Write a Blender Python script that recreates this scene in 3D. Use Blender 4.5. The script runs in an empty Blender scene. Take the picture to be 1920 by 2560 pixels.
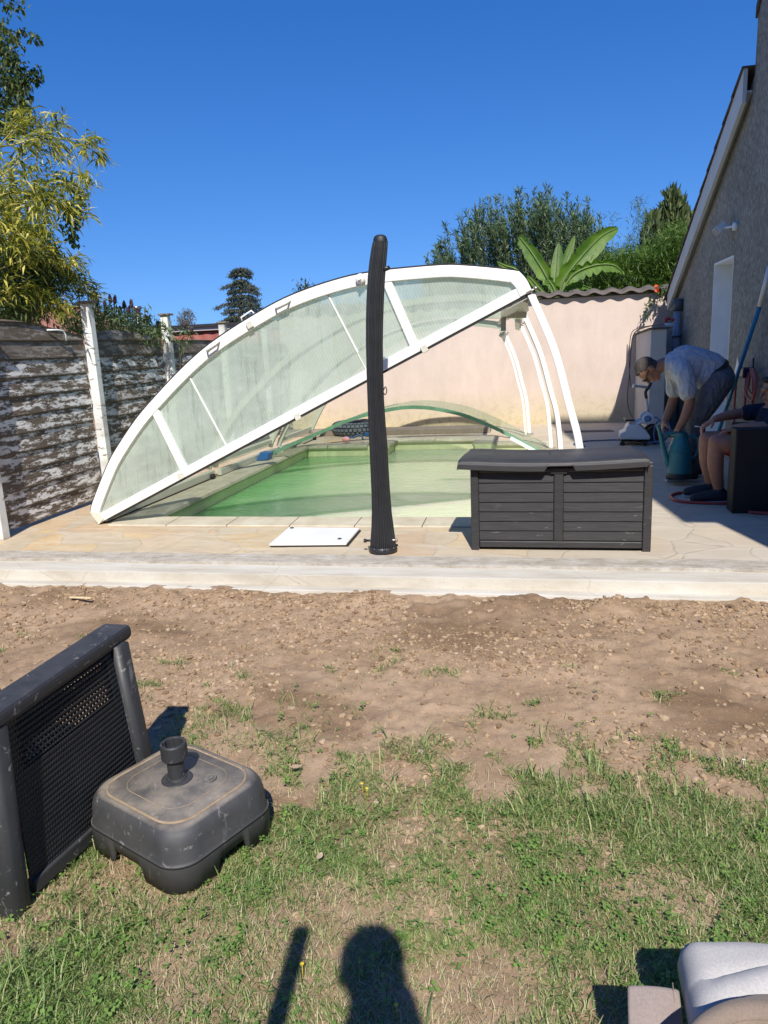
import bpy, math, random
import numpy as np
from mathutils import Vector, Matrix
PI = math.pi
R = math.radians
random.seed(7)
rng = np.random.default_rng(11)
scene = bpy.context.scene
col = scene.collection

# ---------------------------------------------------------------- camera
cam_d = bpy.data.cameras.new("camera")
cam_d.sensor_fit = 'VERTICAL'; cam_d.sensor_height = 36.0
cam_d.lens = 36.0 * 1850.0 / 2560.0
cam_d.clip_start = 0.05; cam_d.clip_end = 3000
cam = bpy.data.objects.new("camera", cam_d); col.objects.link(cam)
cam.location = (0, 0, 1.30)
cam.rotation_euler = (R(77.4232), R(2.53865), R(11.3252))
scene.camera = cam
CM = cam.rotation_euler.to_matrix()

def at(px, py, Y=None, Z=None, X=None):
    """photo pixel -> world point on the plane y=Y, z=Z or x=X"""
    d = CM @ Vector((px - 960, 1280 - py, -1850.0))
    if Y is not None: t = Y / d.y
    elif Z is not None: t = (Z - 1.30) / d.z
    else: t = X / d.x
    return Vector((0, 0, 1.30)) + d * t

# ---------------------------------------------------------------- sky, sun, exposure
SUN = Vector((-0.16306, 0.68989, -0.70531)).normalized()      # direction the light travels
world = bpy.data.worlds.new("World"); scene.world = world
world.use_nodes = True
wn = world.node_tree.nodes; wl = world.node_tree.links
sky = wn.new('ShaderNodeTexSky'); sky.sky_type = 'NISHITA'; sky.sun_disc = False
sky.sun_elevation = R(44.85)
sky.sun_rotation = math.atan2(-SUN.x, -SUN.y)
sky.altitude = 400; sky.air_density = 1.25; sky.dust_density = 0.15; sky.ozone_density = 4.0
bg = wn['Background']; bg.inputs['Strength'].default_value = 0.13
tcw = wn.new('ShaderNodeTexCoord'); mpw = wn.new('ShaderNodeMapping')       # skip the milky band at the horizon
mpw.inputs['Scale'].default_value = (1, 1, 0.9); mpw.inputs['Location'].default_value = (0, 0, 0.17)
wl.new(tcw.outputs['Generated'], mpw.inputs[0]); wl.new(mpw.outputs[0], sky.inputs[0])
hsw = wn.new('ShaderNodeHueSaturation'); hsw.inputs['Saturation'].default_value = 1.35; hsw.inputs['Hue'].default_value = 0.515
wl.new(sky.outputs[0], hsw.inputs['Color']); wl.new(hsw.outputs[0], bg.inputs['Color'])
sun_d = bpy.data.lights.new("sun", 'SUN'); sun_d.energy = 4.9; sun_d.angle = R(0.6)
sun_d.color = (1.0, 0.955, 0.88)
sun = bpy.data.objects.new("sun", sun_d); col.objects.link(sun)
sun.rotation_euler = SUN.to_track_quat('-Z', 'Y').to_euler()
scene.view_settings.view_transform = 'Standard'; scene.view_settings.look = 'None'
scene.view_settings.exposure = 0.30; scene.view_settings.gamma = 1.0

# ---------------------------------------------------------------- materials
class NT:
    def __init__(s, name):
        s.m = bpy.data.materials.new(name); s.m.use_nodes = True
        s.n = s.m.node_tree.nodes; s.l = s.m.node_tree.links
        s.b = s.n['Principled BSDF']; s.out = s.n['Material Output']
        s.tc = None
    def new(s, t, **k):
        n = s.n.new('ShaderNode' + t)
        for a, v in k.items(): setattr(n, a, v)
        return n
    def link(s, a, b): s.l.new(a, b)
    def obj(s, scale=(1, 1, 1), rot=(0, 0, 0), coord='Object'):
        if s.tc is None: s.tc = s.new('TexCoord')
        mp = s.new('Mapping'); mp.inputs['Scale'].default_value = scale
        mp.inputs['Rotation'].default_value = rot
        s.link(s.tc.outputs[coord], mp.inputs[0]); return mp.outputs[0]
    def noise(s, vec, sc, det=4, rough=0.6, dist=0.0):
        n = s.new('TexNoise'); n.inputs['Scale'].default_value = sc; n.inputs['Detail'].default_value = det
        n.inputs['Roughness'].default_value = rough; n.inputs['Distortion'].default_value = dist
        s.link(vec, n.inputs['Vector']); return n.outputs['Fac']
    def ramp(s, fac, stops, interp='LINEAR'):
        r = s.new('ValToRGB'); r.color_ramp.interpolation = interp
        e = r.color_ramp.elements
        while len(e) < len(stops): e.new(0.5)
        for i, (p, c) in enumerate(stops):
            e[i].position = p
            e[i].color = (c, c, c, 1) if isinstance(c, (int, float)) else (*c, 1)
        s.link(fac, r.inputs[0]); return r.outputs[0]
    def mix(s, fac, a, b, mode='MIX'):
        n = s.new('Mix', data_type='RGBA', blend_type=mode)
        for sock, v in ((n.inputs[0], fac), (n.inputs[6], a), (n.inputs[7], b)):
            if isinstance(v, (int, float)): sock.default_value = v
            elif isinstance(v, tuple): sock.default_value = (*v, 1) if len(v) == 3 else v
            else: s.link(v, sock)
        return n.outputs[2]
    def math(s, op, a, b=0.0):
        n = s.new('Math', operation=op)
        for sock, v in ((n.inputs[0], a), (n.inputs[1], b)):
            if isinstance(v, (int, float)): sock.default_value = v
            else: s.link(v, sock)
        return n.outputs[0]
    def bump(s, h, strength=0.3, dist=0.01):
        b = s.new('Bump'); b.inputs['Strength'].default_value = strength; b.inputs['Distance'].default_value = dist
        s.link(h, b.inputs['Height']); s.link(b.outputs[0], s.b.inputs['Normal']); return b
    def set(s, col=None, rough=None, metal=None, spec=None):
        for k, v in (('Base Color', col), ('Roughness', rough), ('Metallic', metal), ('Specular IOR Level', spec)):
            if v is None: continue
            if isinstance(v, (int, float)): s.b.inputs[k].default_value = v
            elif isinstance(v, tuple): s.b.inputs[k].default_value = (*v, 1)
            else: s.link(v, s.b.inputs[k])

def mul(c, k): return tuple(min(1, x * k) for x in c)
def simple(name, c, rough=0.55, var=0.15, sc=8.0, bump=0.0, bsc=60.0, metal=0.0, spec=0.5, dirt=None, dirt_amt=0.5, stretch=(1, 1, 1)):
    t = NT(name); v = t.obj(stretch)
    f = t.noise(v, sc)
    cc = t.ramp(f, [(0.3, mul(c, 1 - var)), (0.7, mul(c, 1 + var))])
    if dirt is not None:
        d = t.ramp(t.noise(v, sc * 2.3, 6, 0.7), [(dirt_amt, 0.0), (dirt_amt + 0.12, 0.8)])
        cc = t.mix(d, cc, dirt)
    t.set(cc, rough, metal, spec)
    if bump: t.bump(t.noise(v, bsc, 5), bump, 0.01)
    return t.m

def leafmat(name, stops, rough=0.45, trans=0.35):
    t = NT(name)
    g = t.new('NewGeometry')
    c = t.ramp(g.outputs['Random Per Island'], stops)
    t.set(c, rough, spec=0.35)
    tr = t.new('BsdfTranslucent'); t.link(t.mix(1.0, c, (1.3, 1.5, 0.7), 'MULTIPLY'), tr.inputs[0])
    mx = t.new('MixShader'); mx.inputs[0].default_value = trans
    t.link(t.b.outputs[0], mx.inputs[1]); t.link(tr.outputs[0], mx.inputs[2]); t.link(mx.outputs[0], t.out.inputs[0])
    return t.m

def wear_mark(t, v, base, sc=30):   # pale scuffs
    m = t.ramp(t.noise(v, sc, 3, 0.5, 1.5), [(0.68, 0.0), (0.74, 0.6)])
    return t.mix(m, base, (0.35, 0.33, 0.3))

M = {}
M['white_alu'] = simple('white_lacquer', (0.80, 0.79, 0.75), 0.35, 0.03, 3)
M['cream_alu'] = simple('cream_lacquer', (0.60, 0.59, 0.50), 0.4, 0.06, 3)
M['black_rubber'] = simple('black_rubber', (0.02, 0.02, 0.022), 0.6, 0.2)
M['metal'] = simple('worn_metal', (0.45, 0.42, 0.36), 0.4, 0.2, 20, metal=0.7)
M['black'] = simple('black_plastic', (0.022, 0.023, 0.026), 0.42, 0.2, 12, 0.1, 150)

def m_patio():
    t = NT('crazy_paving'); v = t.obj()
    w = t.noise(v, 1.6, 2)
    vv = t.new('VectorMath', operation='MULTIPLY_ADD')
    nz = t.new('TexNoise'); nz.inputs['Scale'].default_value = 2.2; t.link(v, nz.inputs['Vector'])
    t.link(nz.outputs['Color'], vv.inputs[0]); vv.inputs[1].default_value = (0.25, 0.25, 0); t.link(v, vv.inputs[2])
    e = t.new('TexVoronoi', feature='DISTANCE_TO_EDGE'); e.inputs['Scale'].default_value = 2.7; t.link(vv.outputs[0], e.inputs['Vector'])
    c = t.new('TexVoronoi', feature='F1'); c.inputs['Scale'].default_value = 2.7; t.link(vv.outputs[0], c.inputs['Vector'])
    sep = t.new('SeparateColor'); t.link(c.outputs['Color'], sep.inputs[0])
    stone = t.ramp(sep.outputs[0], [(0.0, (0.50, 0.36, 0.23)), (0.25, (0.55, 0.45, 0.32)), (0.5, (0.50, 0.42, 0.30)), (0.72, (0.60, 0.44, 0.24)), (0.9, (0.50, 0.38, 0.26)), (1.0, (0.60, 0.53, 0.42))])
    f = t.noise(v, 5, 8, 0.7)
    stone = t.mix(0.75, stone, t.ramp(f, [(0.3, (0.72, 0.68, 0.62)), (0.5, (0.95, 0.94, 0.92)), (0.7, (1.08, 1.04, 0.98))]), 'MULTIPLY')
    # greyer towards the house side
    sx = t.new('SeparateXYZ'); t.link(v, sx.inputs[0])
    g = t.new('MapRange'); g.inputs[1].default_value = -1.2; g.inputs[2].default_value = 0.9; t.link(sx.outputs[0], g.inputs[0])
    stone = t.mix(t.math('MULTIPLY', g.outputs[0], 0.7), stone, (0.50, 0.45, 0.37))
    mort = t.ramp(e.outputs['Distance'], [(0.006, 1.0), (0.018, 0.0)])
    mort = t.math('MULTIPLY', mort, t.ramp(t.noise(v, 5, 5, .7), [(0.4, 0.08), (0.65, 0.75)]))
    cc = t.mix(mort, stone, t.mix(g.outputs[0], (0.36, 0.30, 0.23), (0.24, 0.21, 0.17)))
    smear = t.ramp(t.noise(t.obj((0.6, 3.5, 1)), 3.2, 6, 0.65), [(0.5, 0.0), (0.66, 0.55)])
    cc = t.mix(smear, cc, (0.60, 0.54, 0.44))
    t.set(cc, 0.75)
    h = t.math('ADD', t.math('MULTIPLY', t.ramp(e.outputs['Distance'], [(0.0, 0.0), (0.03, 1.0)]), 0.6), t.math('MULTIPLY', f, 0.5))
    t.bump(h, 0.5, 0.008)
    return t.m
M['patio'] = m_patio()

def m_concrete():
    t = NT('pale_concrete'); v = t.obj((0.5, 2.5, 1))
    f = t.noise(v, 2.5, 8, 0.7)
    cc = t.ramp(f, [(0.3, (0.42, 0.37, 0.29)), (0.5, (0.55, 0.51, 0.43)), (0.7, (0.62, 0.60, 0.54))])
    sp = t.ramp(t.noise(t.obj(), 60, 2), [(0.72, 0.0), (0.76, 0.8)])
    cc = t.mix(sp, cc, (0.16, 0.13, 0.1))
    cr = t.new('TexVoronoi', feature='DISTANCE_TO_EDGE'); cr.inputs['Scale'].default_value = 0.7; t.link(t.obj((1, 2, 1)), cr.inputs['Vector'])
    cc = t.mix(t.ramp(cr.outputs[0], [(0.0012, 0.35), (0.003, 0.0)]), cc, (0.3, 0.26, 0.2))
    t.set(cc, 0.85); t.bump(t.noise(t.obj(), 35, 6, 0.7), 0.5, 0.006); return t.m
M['concrete'] = m_concrete()
def m_screed():
    t = NT('rough_mortar'); v = t.obj((0.8, 1.6, 1))
    f = t.noise(v, 9, 8, 0.75)
    cc = t.ramp(f, [(0.3, (0.27, 0.23, 0.17)), (0.48, (0.44, 0.39, 0.32)), (0.68, (0.58, 0.55, 0.49))])
    t.set(cc, 0.9); t.bump(t.noise(t.obj(), 28, 7, 0.8), 0.9, 0.012); return t.m
M['screed'] = m_screed()
def m_coping():
    t = NT('reconstituted_stone'); v = t.obj()
    f = t.noise(v, 4, 6, 0.7)
    cc = t.ramp(f, [(0.3, (0.42, 0.36, 0.26)), (0.55, (0.54, 0.48, 0.36)), (0.75, (0.60, 0.56, 0.46))])
    t.set(cc, 0.7); t.bump(t.noise(v, 40, 4), 0.25, 0.005); return t.m
M['coping'] = m_coping()
M['liner'] = simple('pool_liner', (0.78, 0.75, 0.50), 0.5, 0.05, 3)

def m_water():
    t = NT('green_pool_water'); v = t.obj((1, 2.2, 1))
    f = t.noise(v, 1.1, 3)
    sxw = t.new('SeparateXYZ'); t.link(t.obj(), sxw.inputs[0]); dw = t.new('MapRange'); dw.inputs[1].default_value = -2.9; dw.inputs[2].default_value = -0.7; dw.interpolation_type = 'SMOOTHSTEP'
    t.link(t.math('ADD', sxw.outputs[0], t.math('MULTIPLY', t.noise(v, 0.9, 3), 0.8)), dw.inputs[0])     # green on the left, paler towards the right
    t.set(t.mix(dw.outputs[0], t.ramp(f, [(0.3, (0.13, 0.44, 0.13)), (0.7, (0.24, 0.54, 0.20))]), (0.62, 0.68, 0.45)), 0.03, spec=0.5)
    t.b.inputs['IOR'].default_value = 1.33
    n1 = t.noise(t.obj((1, 2.2, 1)), 6, 3, .5, .6); n2 = t.noise(t.obj((1, 3.0, 1)), 20, 2)
    t.bump(t.math('ADD', n1, t.math('MULTIPLY', n2, 0.22)), 0.40, 0.022)
    tr = t.new('BsdfTransparent'); tr.inputs[0].default_value = (0.7, 0.92, 0.55, 1)
    fr = t.new('Fresnel'); fr.inputs[0].default_value = 1.33
    mx = t.new('MixShader'); k = t.math('SUBTRACT', 0.12, fr.outputs[0])
    t.b.inputs['Subsurface Weight'].default_value = 1.0; t.b.inputs['Subsurface Radius'].default_value = (0.5, 0.8, 0.4); t.b.inputs['Subsurface Scale'].default_value = 1.0
    cl = t.new('Clamp'); t.link(k, cl.inputs[0])
    t.link(cl.outputs[0], mx.inputs[0]); t.link(t.b.outputs[0], mx.inputs[1]); t.link(tr.outputs[0], mx.inputs[2])
    t.link(mx.outputs[0], t.out.inputs[0]); return t.m
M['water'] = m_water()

def m_soil():
    t = NT('soil_and_turf'); v = t.obj()
    f = t.noise(v, 3.0, 8, 0.7); f2 = t.noise(v, 25, 6, 0.75)
    cc = t.ramp(f, [(0.25, (0.21, 0.14, 0.088)), (0.45, (0.32, 0.22, 0.14)), (0.6, (0.385, 0.272, 0.178)), (0.78, (0.44, 0.325, 0.22))])
    cc = t.mix(0.55, cc, t.ramp(f2, [(0.3, 0.55), (0.5, 0.95), (0.7, 1.15)]), 'MULTIPLY')
    wet = t.ramp(t.noise(t.obj((0.7, 1.3, 1)), 1.5, 4, 0.6), [(0.50, 0.0), (0.64, 0.8)])
    cc = t.mix(wet, cc, (0.165, 0.105, 0.06))
    g = t.ramp(t.noise(v, 90, 2), [(0.66, 0.0), (0.72, 0.7)])
    cc = t.mix(g, cc, (0.44, 0.35, 0.25))
    t.set(cc, 0.95, spec=0.15); t.bump(f2, 0.6, 0.012); return t.m
M['soil'] = m_soil()
def m_clod():
    t = NT('soil_clods'); g = t.new('NewGeometry')
    c = t.ramp(g.outputs['Random Per Island'], [(0.0, (0.19, 0.125, 0.075)), (0.4, (0.31, 0.215, 0.13)), (0.8, (0.38, 0.27, 0.17)), (0.985, (0.43, 0.32, 0.215)), (1.0, (0.48, 0.39, 0.29))])
    t.set(c, 0.95, spec=0.1); t.bump(t.noise(t.obj(), 60, 4), 0.5, 0.006); return t.m
M['clod'] = m_clod()
M['grass'] = leafmat('grass_blades', [(0.0, (0.075, 0.14, 0.035)), (0.3, (0.14, 0.23, 0.06)), (0.6, (0.23, 0.31, 0.09)), (0.85, (0.34, 0.38, 0.16)), (1.0, (0.48, 0.45, 0.24))], 0.5, 0.3)
M['straw'] = leafmat('dry_grass', [(0.0, (0.30, 0.24, 0.13)), (0.5, (0.44, 0.36, 0.21)), (1.0, (0.62, 0.54, 0.35))], 0.7, 0.15)
M['clover'] = leafmat('clover_leaves', [(0.0, (0.10, 0.19, 0.04)), (1.0, (0.22, 0.34, 0.08))], 0.5, 0.25)
M['petal_y'] = simple('yellow_petal', (0.75, 0.55, 0.03), 0.6, 0.1)
M['petal_w'] = simple('white_petal', (0.8, 0.8, 0.78), 0.6, 0.05)

def m_render_wall(name, c, stain=True):
    t = NT(name); v = t.obj()
    f = t.noise(v, 1.3, 6, 0.65)
    cc = t.ramp(f, [(0.3, mul(c, 0.90)), (0.7, mul(c, 1.06))])
    cc = t.mix(0.5, cc, t.ramp(t.noise(t.obj((1, 1, .25)), 7, 7, .75), [(0.35, 0.88), (0.6, 1.02)]), 'MULTIPLY')
    if stain:
        sx = t.new('SeparateXYZ'); t.link(v, sx.inputs[0])
        mr = t.new('MapRange'); mr.inputs[1].default_value = 0.05; mr.inputs[2].default_value = 0.75
        mr.inputs[3].default_value = 1.0; mr.inputs[4].default_value = 0.0
        t.link(t.math('ADD', sx.outputs[2], t.math('MULTIPLY', t.noise(v, 2.5, 5), 0.35)), mr.inputs[0])
        cc = t.mix(t.math('MULTIPLY', mr.outputs[0], 0.9), cc, (0.50, 0.43, 0.24))
        dk = t.math('MULTIPLY', t.ramp(t.noise(v, 9, 7, 0.75), [(0.5, 0.0), (0.68, 0.7)]), mr.outputs[0])
        cc = t.mix(dk, cc, (0.22, 0.19, 0.12))
    t.set(cc, 0.9, spec=0.2); t.bump(t.noise(v, 30, 6, 0.7), 0.35, 0.01); return t.m
M['pink'] = m_render_wall('pink_render', (0.62, 0.505, 0.425))
M['white_render'] = simple('white_render', (0.55, 0.52, 0.47), 0.9, 0.08, 3, 0.3, 30, dirt=(0.30, 0.28, 0.24), dirt_amt=0.62, stretch=(1, 1, 0.35))
def m_housewall():
    t = NT('scratched_grey_render'); v = t.obj((1, 1, 0.6))
    f = t.noise(v, 34, 7, 0.78); f0 = t.noise(t.obj(), 1.0, 5, 0.6)
    cc = t.ramp(f, [(0.36, (0.17, 0.152, 0.122)), (0.5, (0.31, 0.285, 0.235)), (0.64, (0.48, 0.445, 0.375))])
    cc = t.mix(0.7, cc, t.ramp(f0, [(0.3, 0.65), (0.7, 1.15)]), 'MULTIPLY')
    t.set(cc, 0.95, spec=0.15); t.bump(f, 0.8, 0.015); return t.m
M['housewall'] = m_housewall()
M['tile_dark'] = simple('dark_roof_tile', (0.09, 0.065, 0.05), 0.8, 0.3, 6, 0.4, 40)
M['tile_edge'] = simple('coping_tile', (0.115, 0.095, 0.08), 0.9, 0.35, 7, 0.4, 30)
M['fascia'] = simple('fascia_paint', (0.62, 0.62, 0.58), 0.6, 0.06, 4, dirt=(0.35, 0.34, 0.30), dirt_amt=0.68)
M['pvc'] = simple('grey_pvc', (0.30, 0.31, 0.33), 0.5, 0.06)
M['white_paint'] = simple('white_paint', (0.78, 0.78, 0.76), 0.6, 0.05)

def m_peel(name, wood, paint, amt):
    t = NT(name)
    v = t.obj((1, 0.62, 2.6)); g = t.noise(t.obj((1, 1.2, 30)), 4, 5, 0.7)
    f = t.noise(v, 9.0, 12, 0.80, 0.0)
    wc = t.ramp(g, [(0.3, mul(wood, 0.6)), (0.55, wood), (0.75, mul(wood, 1.7))])
    pm = t.ramp(f, [(amt, 0.0), (amt + 0.02, 1.0)])
    f3 = t.ramp(t.noise(t.obj((1, 0.9, 2)), 1.0, 3), [(0.35, 0.0), (0.5, 1.0)])
    pm = t.math('MULTIPLY', pm, t.math('ADD', t.math('MULTIPLY', f3, 0.6), 0.4))
    sz = t.new('SeparateXYZ'); t.link(t.obj(), sz.inputs[0])
    mr = t.new('MapRange'); mr.inputs[1].default_value = 1.36; mr.inputs[2].default_value = 1.28; t.link(sz.outputs[2], mr.inputs[0])
    pm2 = t.math('MULTIPLY', pm, t.math('ADD', t.math('MULTIPLY', mr.outputs[0], 0.75), 0.25)) if amt > 0.44 else pm
    if amt > 0.44:      # bare wood along the board joints, each board worn differently
        fr = t.math('FRACT', t.math('DIVIDE', t.math('SUBTRACT', sz.outputs[2], 0.03), 0.145))
        jn = t.ramp(t.math('ADD', fr, t.math('MULTIPLY', t.math('SUBTRACT', t.noise(t.obj((1, 6, 10)), 3, 5, .7), 0.5), 0.35)), [(0.02, 0.0), (0.10, 1.0), (0.86, 1.0), (0.95, 0.0)])
        pm2 = t.math('MULTIPLY', pm2, jn)
    cc = t.mix(pm2, wc, paint)
    t.set(cc, 0.85, spec=0.2)
    t.bump(t.math('ADD', t.math('MULTIPLY', pm2, 0.5), t.math('MULTIPLY', g, 0.5)), 0.5, 0.006)
    return t.m
M['peel'] = m_peel('peeling_painted_boards', (0.150, 0.118, 0.090), (0.78, 0.75, 0.72), 0.498)
M['peel_post'] = m_peel('peeling_white_post', (0.22, 0.18, 0.14), (0.72, 0.72, 0.69), 0.40)
M['wood_grey'] = simple('weathered_board', (0.19, 0.155, 0.125), 0.85, 0.3, 4, 0.3, 30, stretch=(0.4, 4, 4))

def m_poly(name, tint, per, angle, alpha_lo, alpha_hi, swap=None):
    """twin-wall polycarbonate: fine flutes running along local Z of the rotated coordinate"""
    t = NT(name)
    v = t.obj(rot=(0, angle, 0)) if swap is None else t.obj()
    w = t.new('TexWave', wave_type='BANDS', bands_direction='X' if swap is None else swap)
    w.inputs['Scale'].default_value = per; w.inputs['Distortion'].default_value = 0.3; w.inputs['Detail Scale'].default_value = 0.3
    t.link(v, w.inputs['Vector'])
    dust = t.noise(t.obj(), 2.2, 6, 0.65)
    streak = t.ramp(t.noise(t.obj((14, 1, 1.2), (0, angle, 0)), 2.2, 5, .65), [(0.52, 0.0), (0.66, 0.55)])
    a = t.new('MapRange'); a.inputs[3].default_value = alpha_lo; a.inputs[4].default_value = alpha_hi
    t.link(w.outputs['Fac'], a.inputs[0])
    al = t.math('ADD', a.outputs[0], t.math('MULTIPLY', t.math('SUBTRACT', dust, 0.5), 0.35))
    al = t.math('ADD', al, t.math('MULTIPLY', streak, -0.4))
    cl = t.new('Clamp'); cl.inputs[1].default_value = 0.15; cl.inputs[2].default_value = 0.96; t.link(al, cl.inputs[0])
    c = t.ramp(dust, [(0.3, mul(tint, 0.85)), (0.7, mul(tint, 1.1))])
    t.set(c, 0.25, spec=0.4)
    tl = t.new('BsdfTranslucent'); t.link(c, tl.inputs[0])
    m1 = t.new('MixShader'); m1.inputs[0].default_value = 0.55; t.link(t.b.outputs[0], m1.inputs[1]); t.link(tl.outputs[0], m1.inputs[2])
    tr = t.new('BsdfTransparent'); tr.inputs[0].default_value = (0.86, 0.95, 0.87, 1)
    m2 = t.new('MixShader'); t.link(cl.outputs[0], m2.inputs[0]); t.link(tr.outputs[0], m2.inputs[1]); t.link(m1.outputs[0], m2.inputs[2])
    t.link(m2.outputs[0], t.out.inputs[0])
    return t.m

# ---------------------------------------------------------------- mesh helpers
class MB:
    def __init__(s): s.v = []; s.f = []; s.smooth = []
    def add(s, vs, fs, sm=False):
        o = len(s.v); s.v += [tuple(v) for v in vs]
        s.f += [tuple(i + o for i in f) for f in fs]; s.smooth += [sm] * len(fs); return s
    def box(s, a, b, rot=None, c=None):
        x0, y0, z0 = a; x1, y1, z1 = b
        vs = [Vector(p) for p in ((x0, y0, z0), (x1, y0, z0), (x1, y1, z0), (x0, y1, z0), (x0, y0, z1), (x1, y0, z1), (x1, y1, z1), (x0, y1, z1))]
        if rot is not None: vs = [rot @ p + Vector(c or (0, 0, 0)) for p in vs]
        return s.add(vs, [(3, 2, 1, 0), (4, 5, 6, 7), (0, 1, 5, 4), (1, 2, 6, 5), (2, 3, 7, 6), (3, 0, 4, 7)])
    def bar(s, p, q, w, h, up=(0, 0, 1)):
        p = Vector(p); q = Vector(q); d = (q - p).normalized(); u = Vector(up)
        sd = d.cross(u)
        if sd.length < 1e-4: sd = d.cross(Vector((1, 0, 0)))
        sd.normalize(); u = sd.cross(d)
        vs = []
        for c in (p, q):
            for a, b in ((-1, -1), (1, -1), (1, 1), (-1, 1)): vs.append(c + sd * a * w / 2 + u * b * h / 2)
        return s.add(vs, [(0, 1, 2, 3), (7, 6, 5, 4), (0, 4, 5, 1), (1, 5, 6, 2), (2, 6, 7, 3), (3, 7, 4, 0)])
    def tube(s, pts, r, n=10, caps=True):
        pts = [Vector(p) for p in pts]; m = len(pts)
        rs = r if isinstance(r, (list, tuple)) else [r] * m
        vs = []; prev = None
        for i, p in enumerate(pts):
            d = (pts[min(i + 1, m - 1)] - pts[max(i - 1, 0)]).normalized()
            if prev is None:
                prev = d.cross(Vector((0, 0, 1)))
                if prev.length < 1e-3: prev = d.cross(Vector((1, 0, 0)))
            prev = (prev - d * prev.dot(d)).normalized(); b = d.cross(prev)
            for k in range(n):
                a = 2 * PI * k / n; vs.append(p + (prev * math.cos(a) + b * math.sin(a)) * rs[i])
        fs = [(i * n + k, i * n + (k + 1) % n, (i + 1) * n + (k + 1) % n, (i + 1) * n + k) for i in range(m - 1) for k in range(n)]
        s.add(vs, fs, True)
        if caps:
            o = len(s.v) - len(vs)
            s.f += [tuple(o + k for k in range(n))[::-1], tuple(o + (m - 1) * n + k for k in range(n))]; s.smooth += [False, False]
        return s
    def lathe(s, prof, c=(0, 0, 0), n=24, rot=None):
        vs = []; c = Vector(c)
        for r, z in prof:
            for k in range(n):
                a = 2 * PI * k / n; p = Vector((r * math.cos(a), r * math.sin(a), z))
                vs.append((rot @ p if rot is not None else p) + c)
        m = len(prof)
        return s.add(vs, [(i * n + k, i * n + (k + 1) % n, (i + 1) * n + (k + 1) % n, (i + 1) * n + k) for i in range(m - 1) for k in range(n)], True)
    def ball(s, c, r, n=12, sc=(1, 1, 1), rot=None):
        sc = sc or (1, 1, 1)
        prof = [(r * math.sin(PI * i / n), -r * math.cos(PI * i / n)) for i in range(n + 1)]
        vs0 = len(s.v); s.lathe([(max(a, 1e-5), b) for a, b in prof], (0, 0, 0), n * 2)
        for i in range(vs0, len(s.v)):
            p = Vector(s.v[i]); p = Vector((p.x * sc[0], p.y * sc[1], p.z * sc[2]))
            if rot is not None: p = rot @ p
            s.v[i] = tuple(p + Vector(c))
        return s
    def grid(s, fn, nu, nv, sm=True):
        vs = [fn(i / nu, j / nv) for j in range(nv + 1) for i in range(nu + 1)]
        return s.add(vs, [(j * (nu + 1) + i, j * (nu + 1) + i + 1, (j + 1) * (nu + 1) + i + 1, (j + 1) * (nu + 1) + i) for j in range(nv) for i in range(nu)], sm)
    def build(s, name, mat, parent=None, bevel=0, solid=0, seg=2):
        me = bpy.data.meshes.new(name); me.from_pydata(s.v, [], s.f)
        me.polygons.foreach_set('use_smooth', s.smooth); me.update()
        me.materials.append(M[mat] if isinstance(mat, str) else mat)
        o = bpy.data.objects.new(name, me); col.objects.link(o)
        if parent is not None:
            o.parent = parent
            o.matrix_parent_inverse = parent.matrix_basis.inverted() if parent.type == 'EMPTY' or parent.location.length else Matrix()
        if solid:
            md = o.modifiers.new('solid', 'SOLIDIFY'); md.thickness = solid; md.offset = 0
        if bevel:
            md = o.modifiers.new('bevel', 'BEVEL'); md.width = bevel; md.segments = seg; md.limit_method = 'ANGLE'; md.angle_limit = R(35)
        return o

def npmesh(name, V, F, mat, smooth=False, parent=None):
    V = np.asarray(V, dtype=np.float32); F = np.asarray(F, dtype=np.int32)
    me = bpy.data.meshes.new(name); k = F.shape[1]
    me.vertices.add(len(V)); me.vertices.foreach_set('co', V.ravel())
    me.loops.add(F.size); me.loops.foreach_set('vertex_index', F.ravel())
    me.polygons.add(len(F)); me.polygons.foreach_set('loop_start', np.arange(0, F.size, k, dtype=np.int32))
    me.polygons.foreach_set('loop_total', np.full(len(F), k, dtype=np.int32))
    me.polygons.foreach_set('use_smooth', np.full(len(F), smooth)); me.update(calc_edges=True)
    me.materials.append(M[mat] if isinstance(mat, str) else mat)
    o = bpy.data.objects.new(name, me); col.objects.link(o)
    if parent is not None:
        o.parent = parent; o.matrix_parent_inverse = parent.matrix_basis.inverted()
    return o

def tag(o, label=None, cat=None, group=None, kind=None):
    if label: o['label'] = label
    if cat: o['category'] = cat
    if group: o['group'] = group
    if kind: o['kind'] = kind
    return o
def empty(name, loc, label, cat, group=None):
    o = bpy.data.objects.new(name, None); col.objects.link(o); o.location = loc; o.empty_display_size = 0.1
    return tag(o, label, cat, group)
def struct(o): o['kind'] = 'structure'; return o
def spline(pts, n=8):
    pts = [Vector(p) for p in pts]; out = []
    for i in range(len(pts) - 1):
        p0 = pts[max(i - 1, 0)]; p1 = pts[i]; p2 = pts[i + 1]; p3 = pts[min(i + 2, len(pts) - 1)]
        for k in range(n):
            t = k / n
            out.append(0.5 * ((2 * p1) + (p2 - p0) * t + (2 * p0 - 5 * p1 + 4 * p2 - p3) * t * t + (3 * p1 - p0 - 3 * p2 + p3) * t ** 3))
    out.append(pts[-1]); return out

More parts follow.
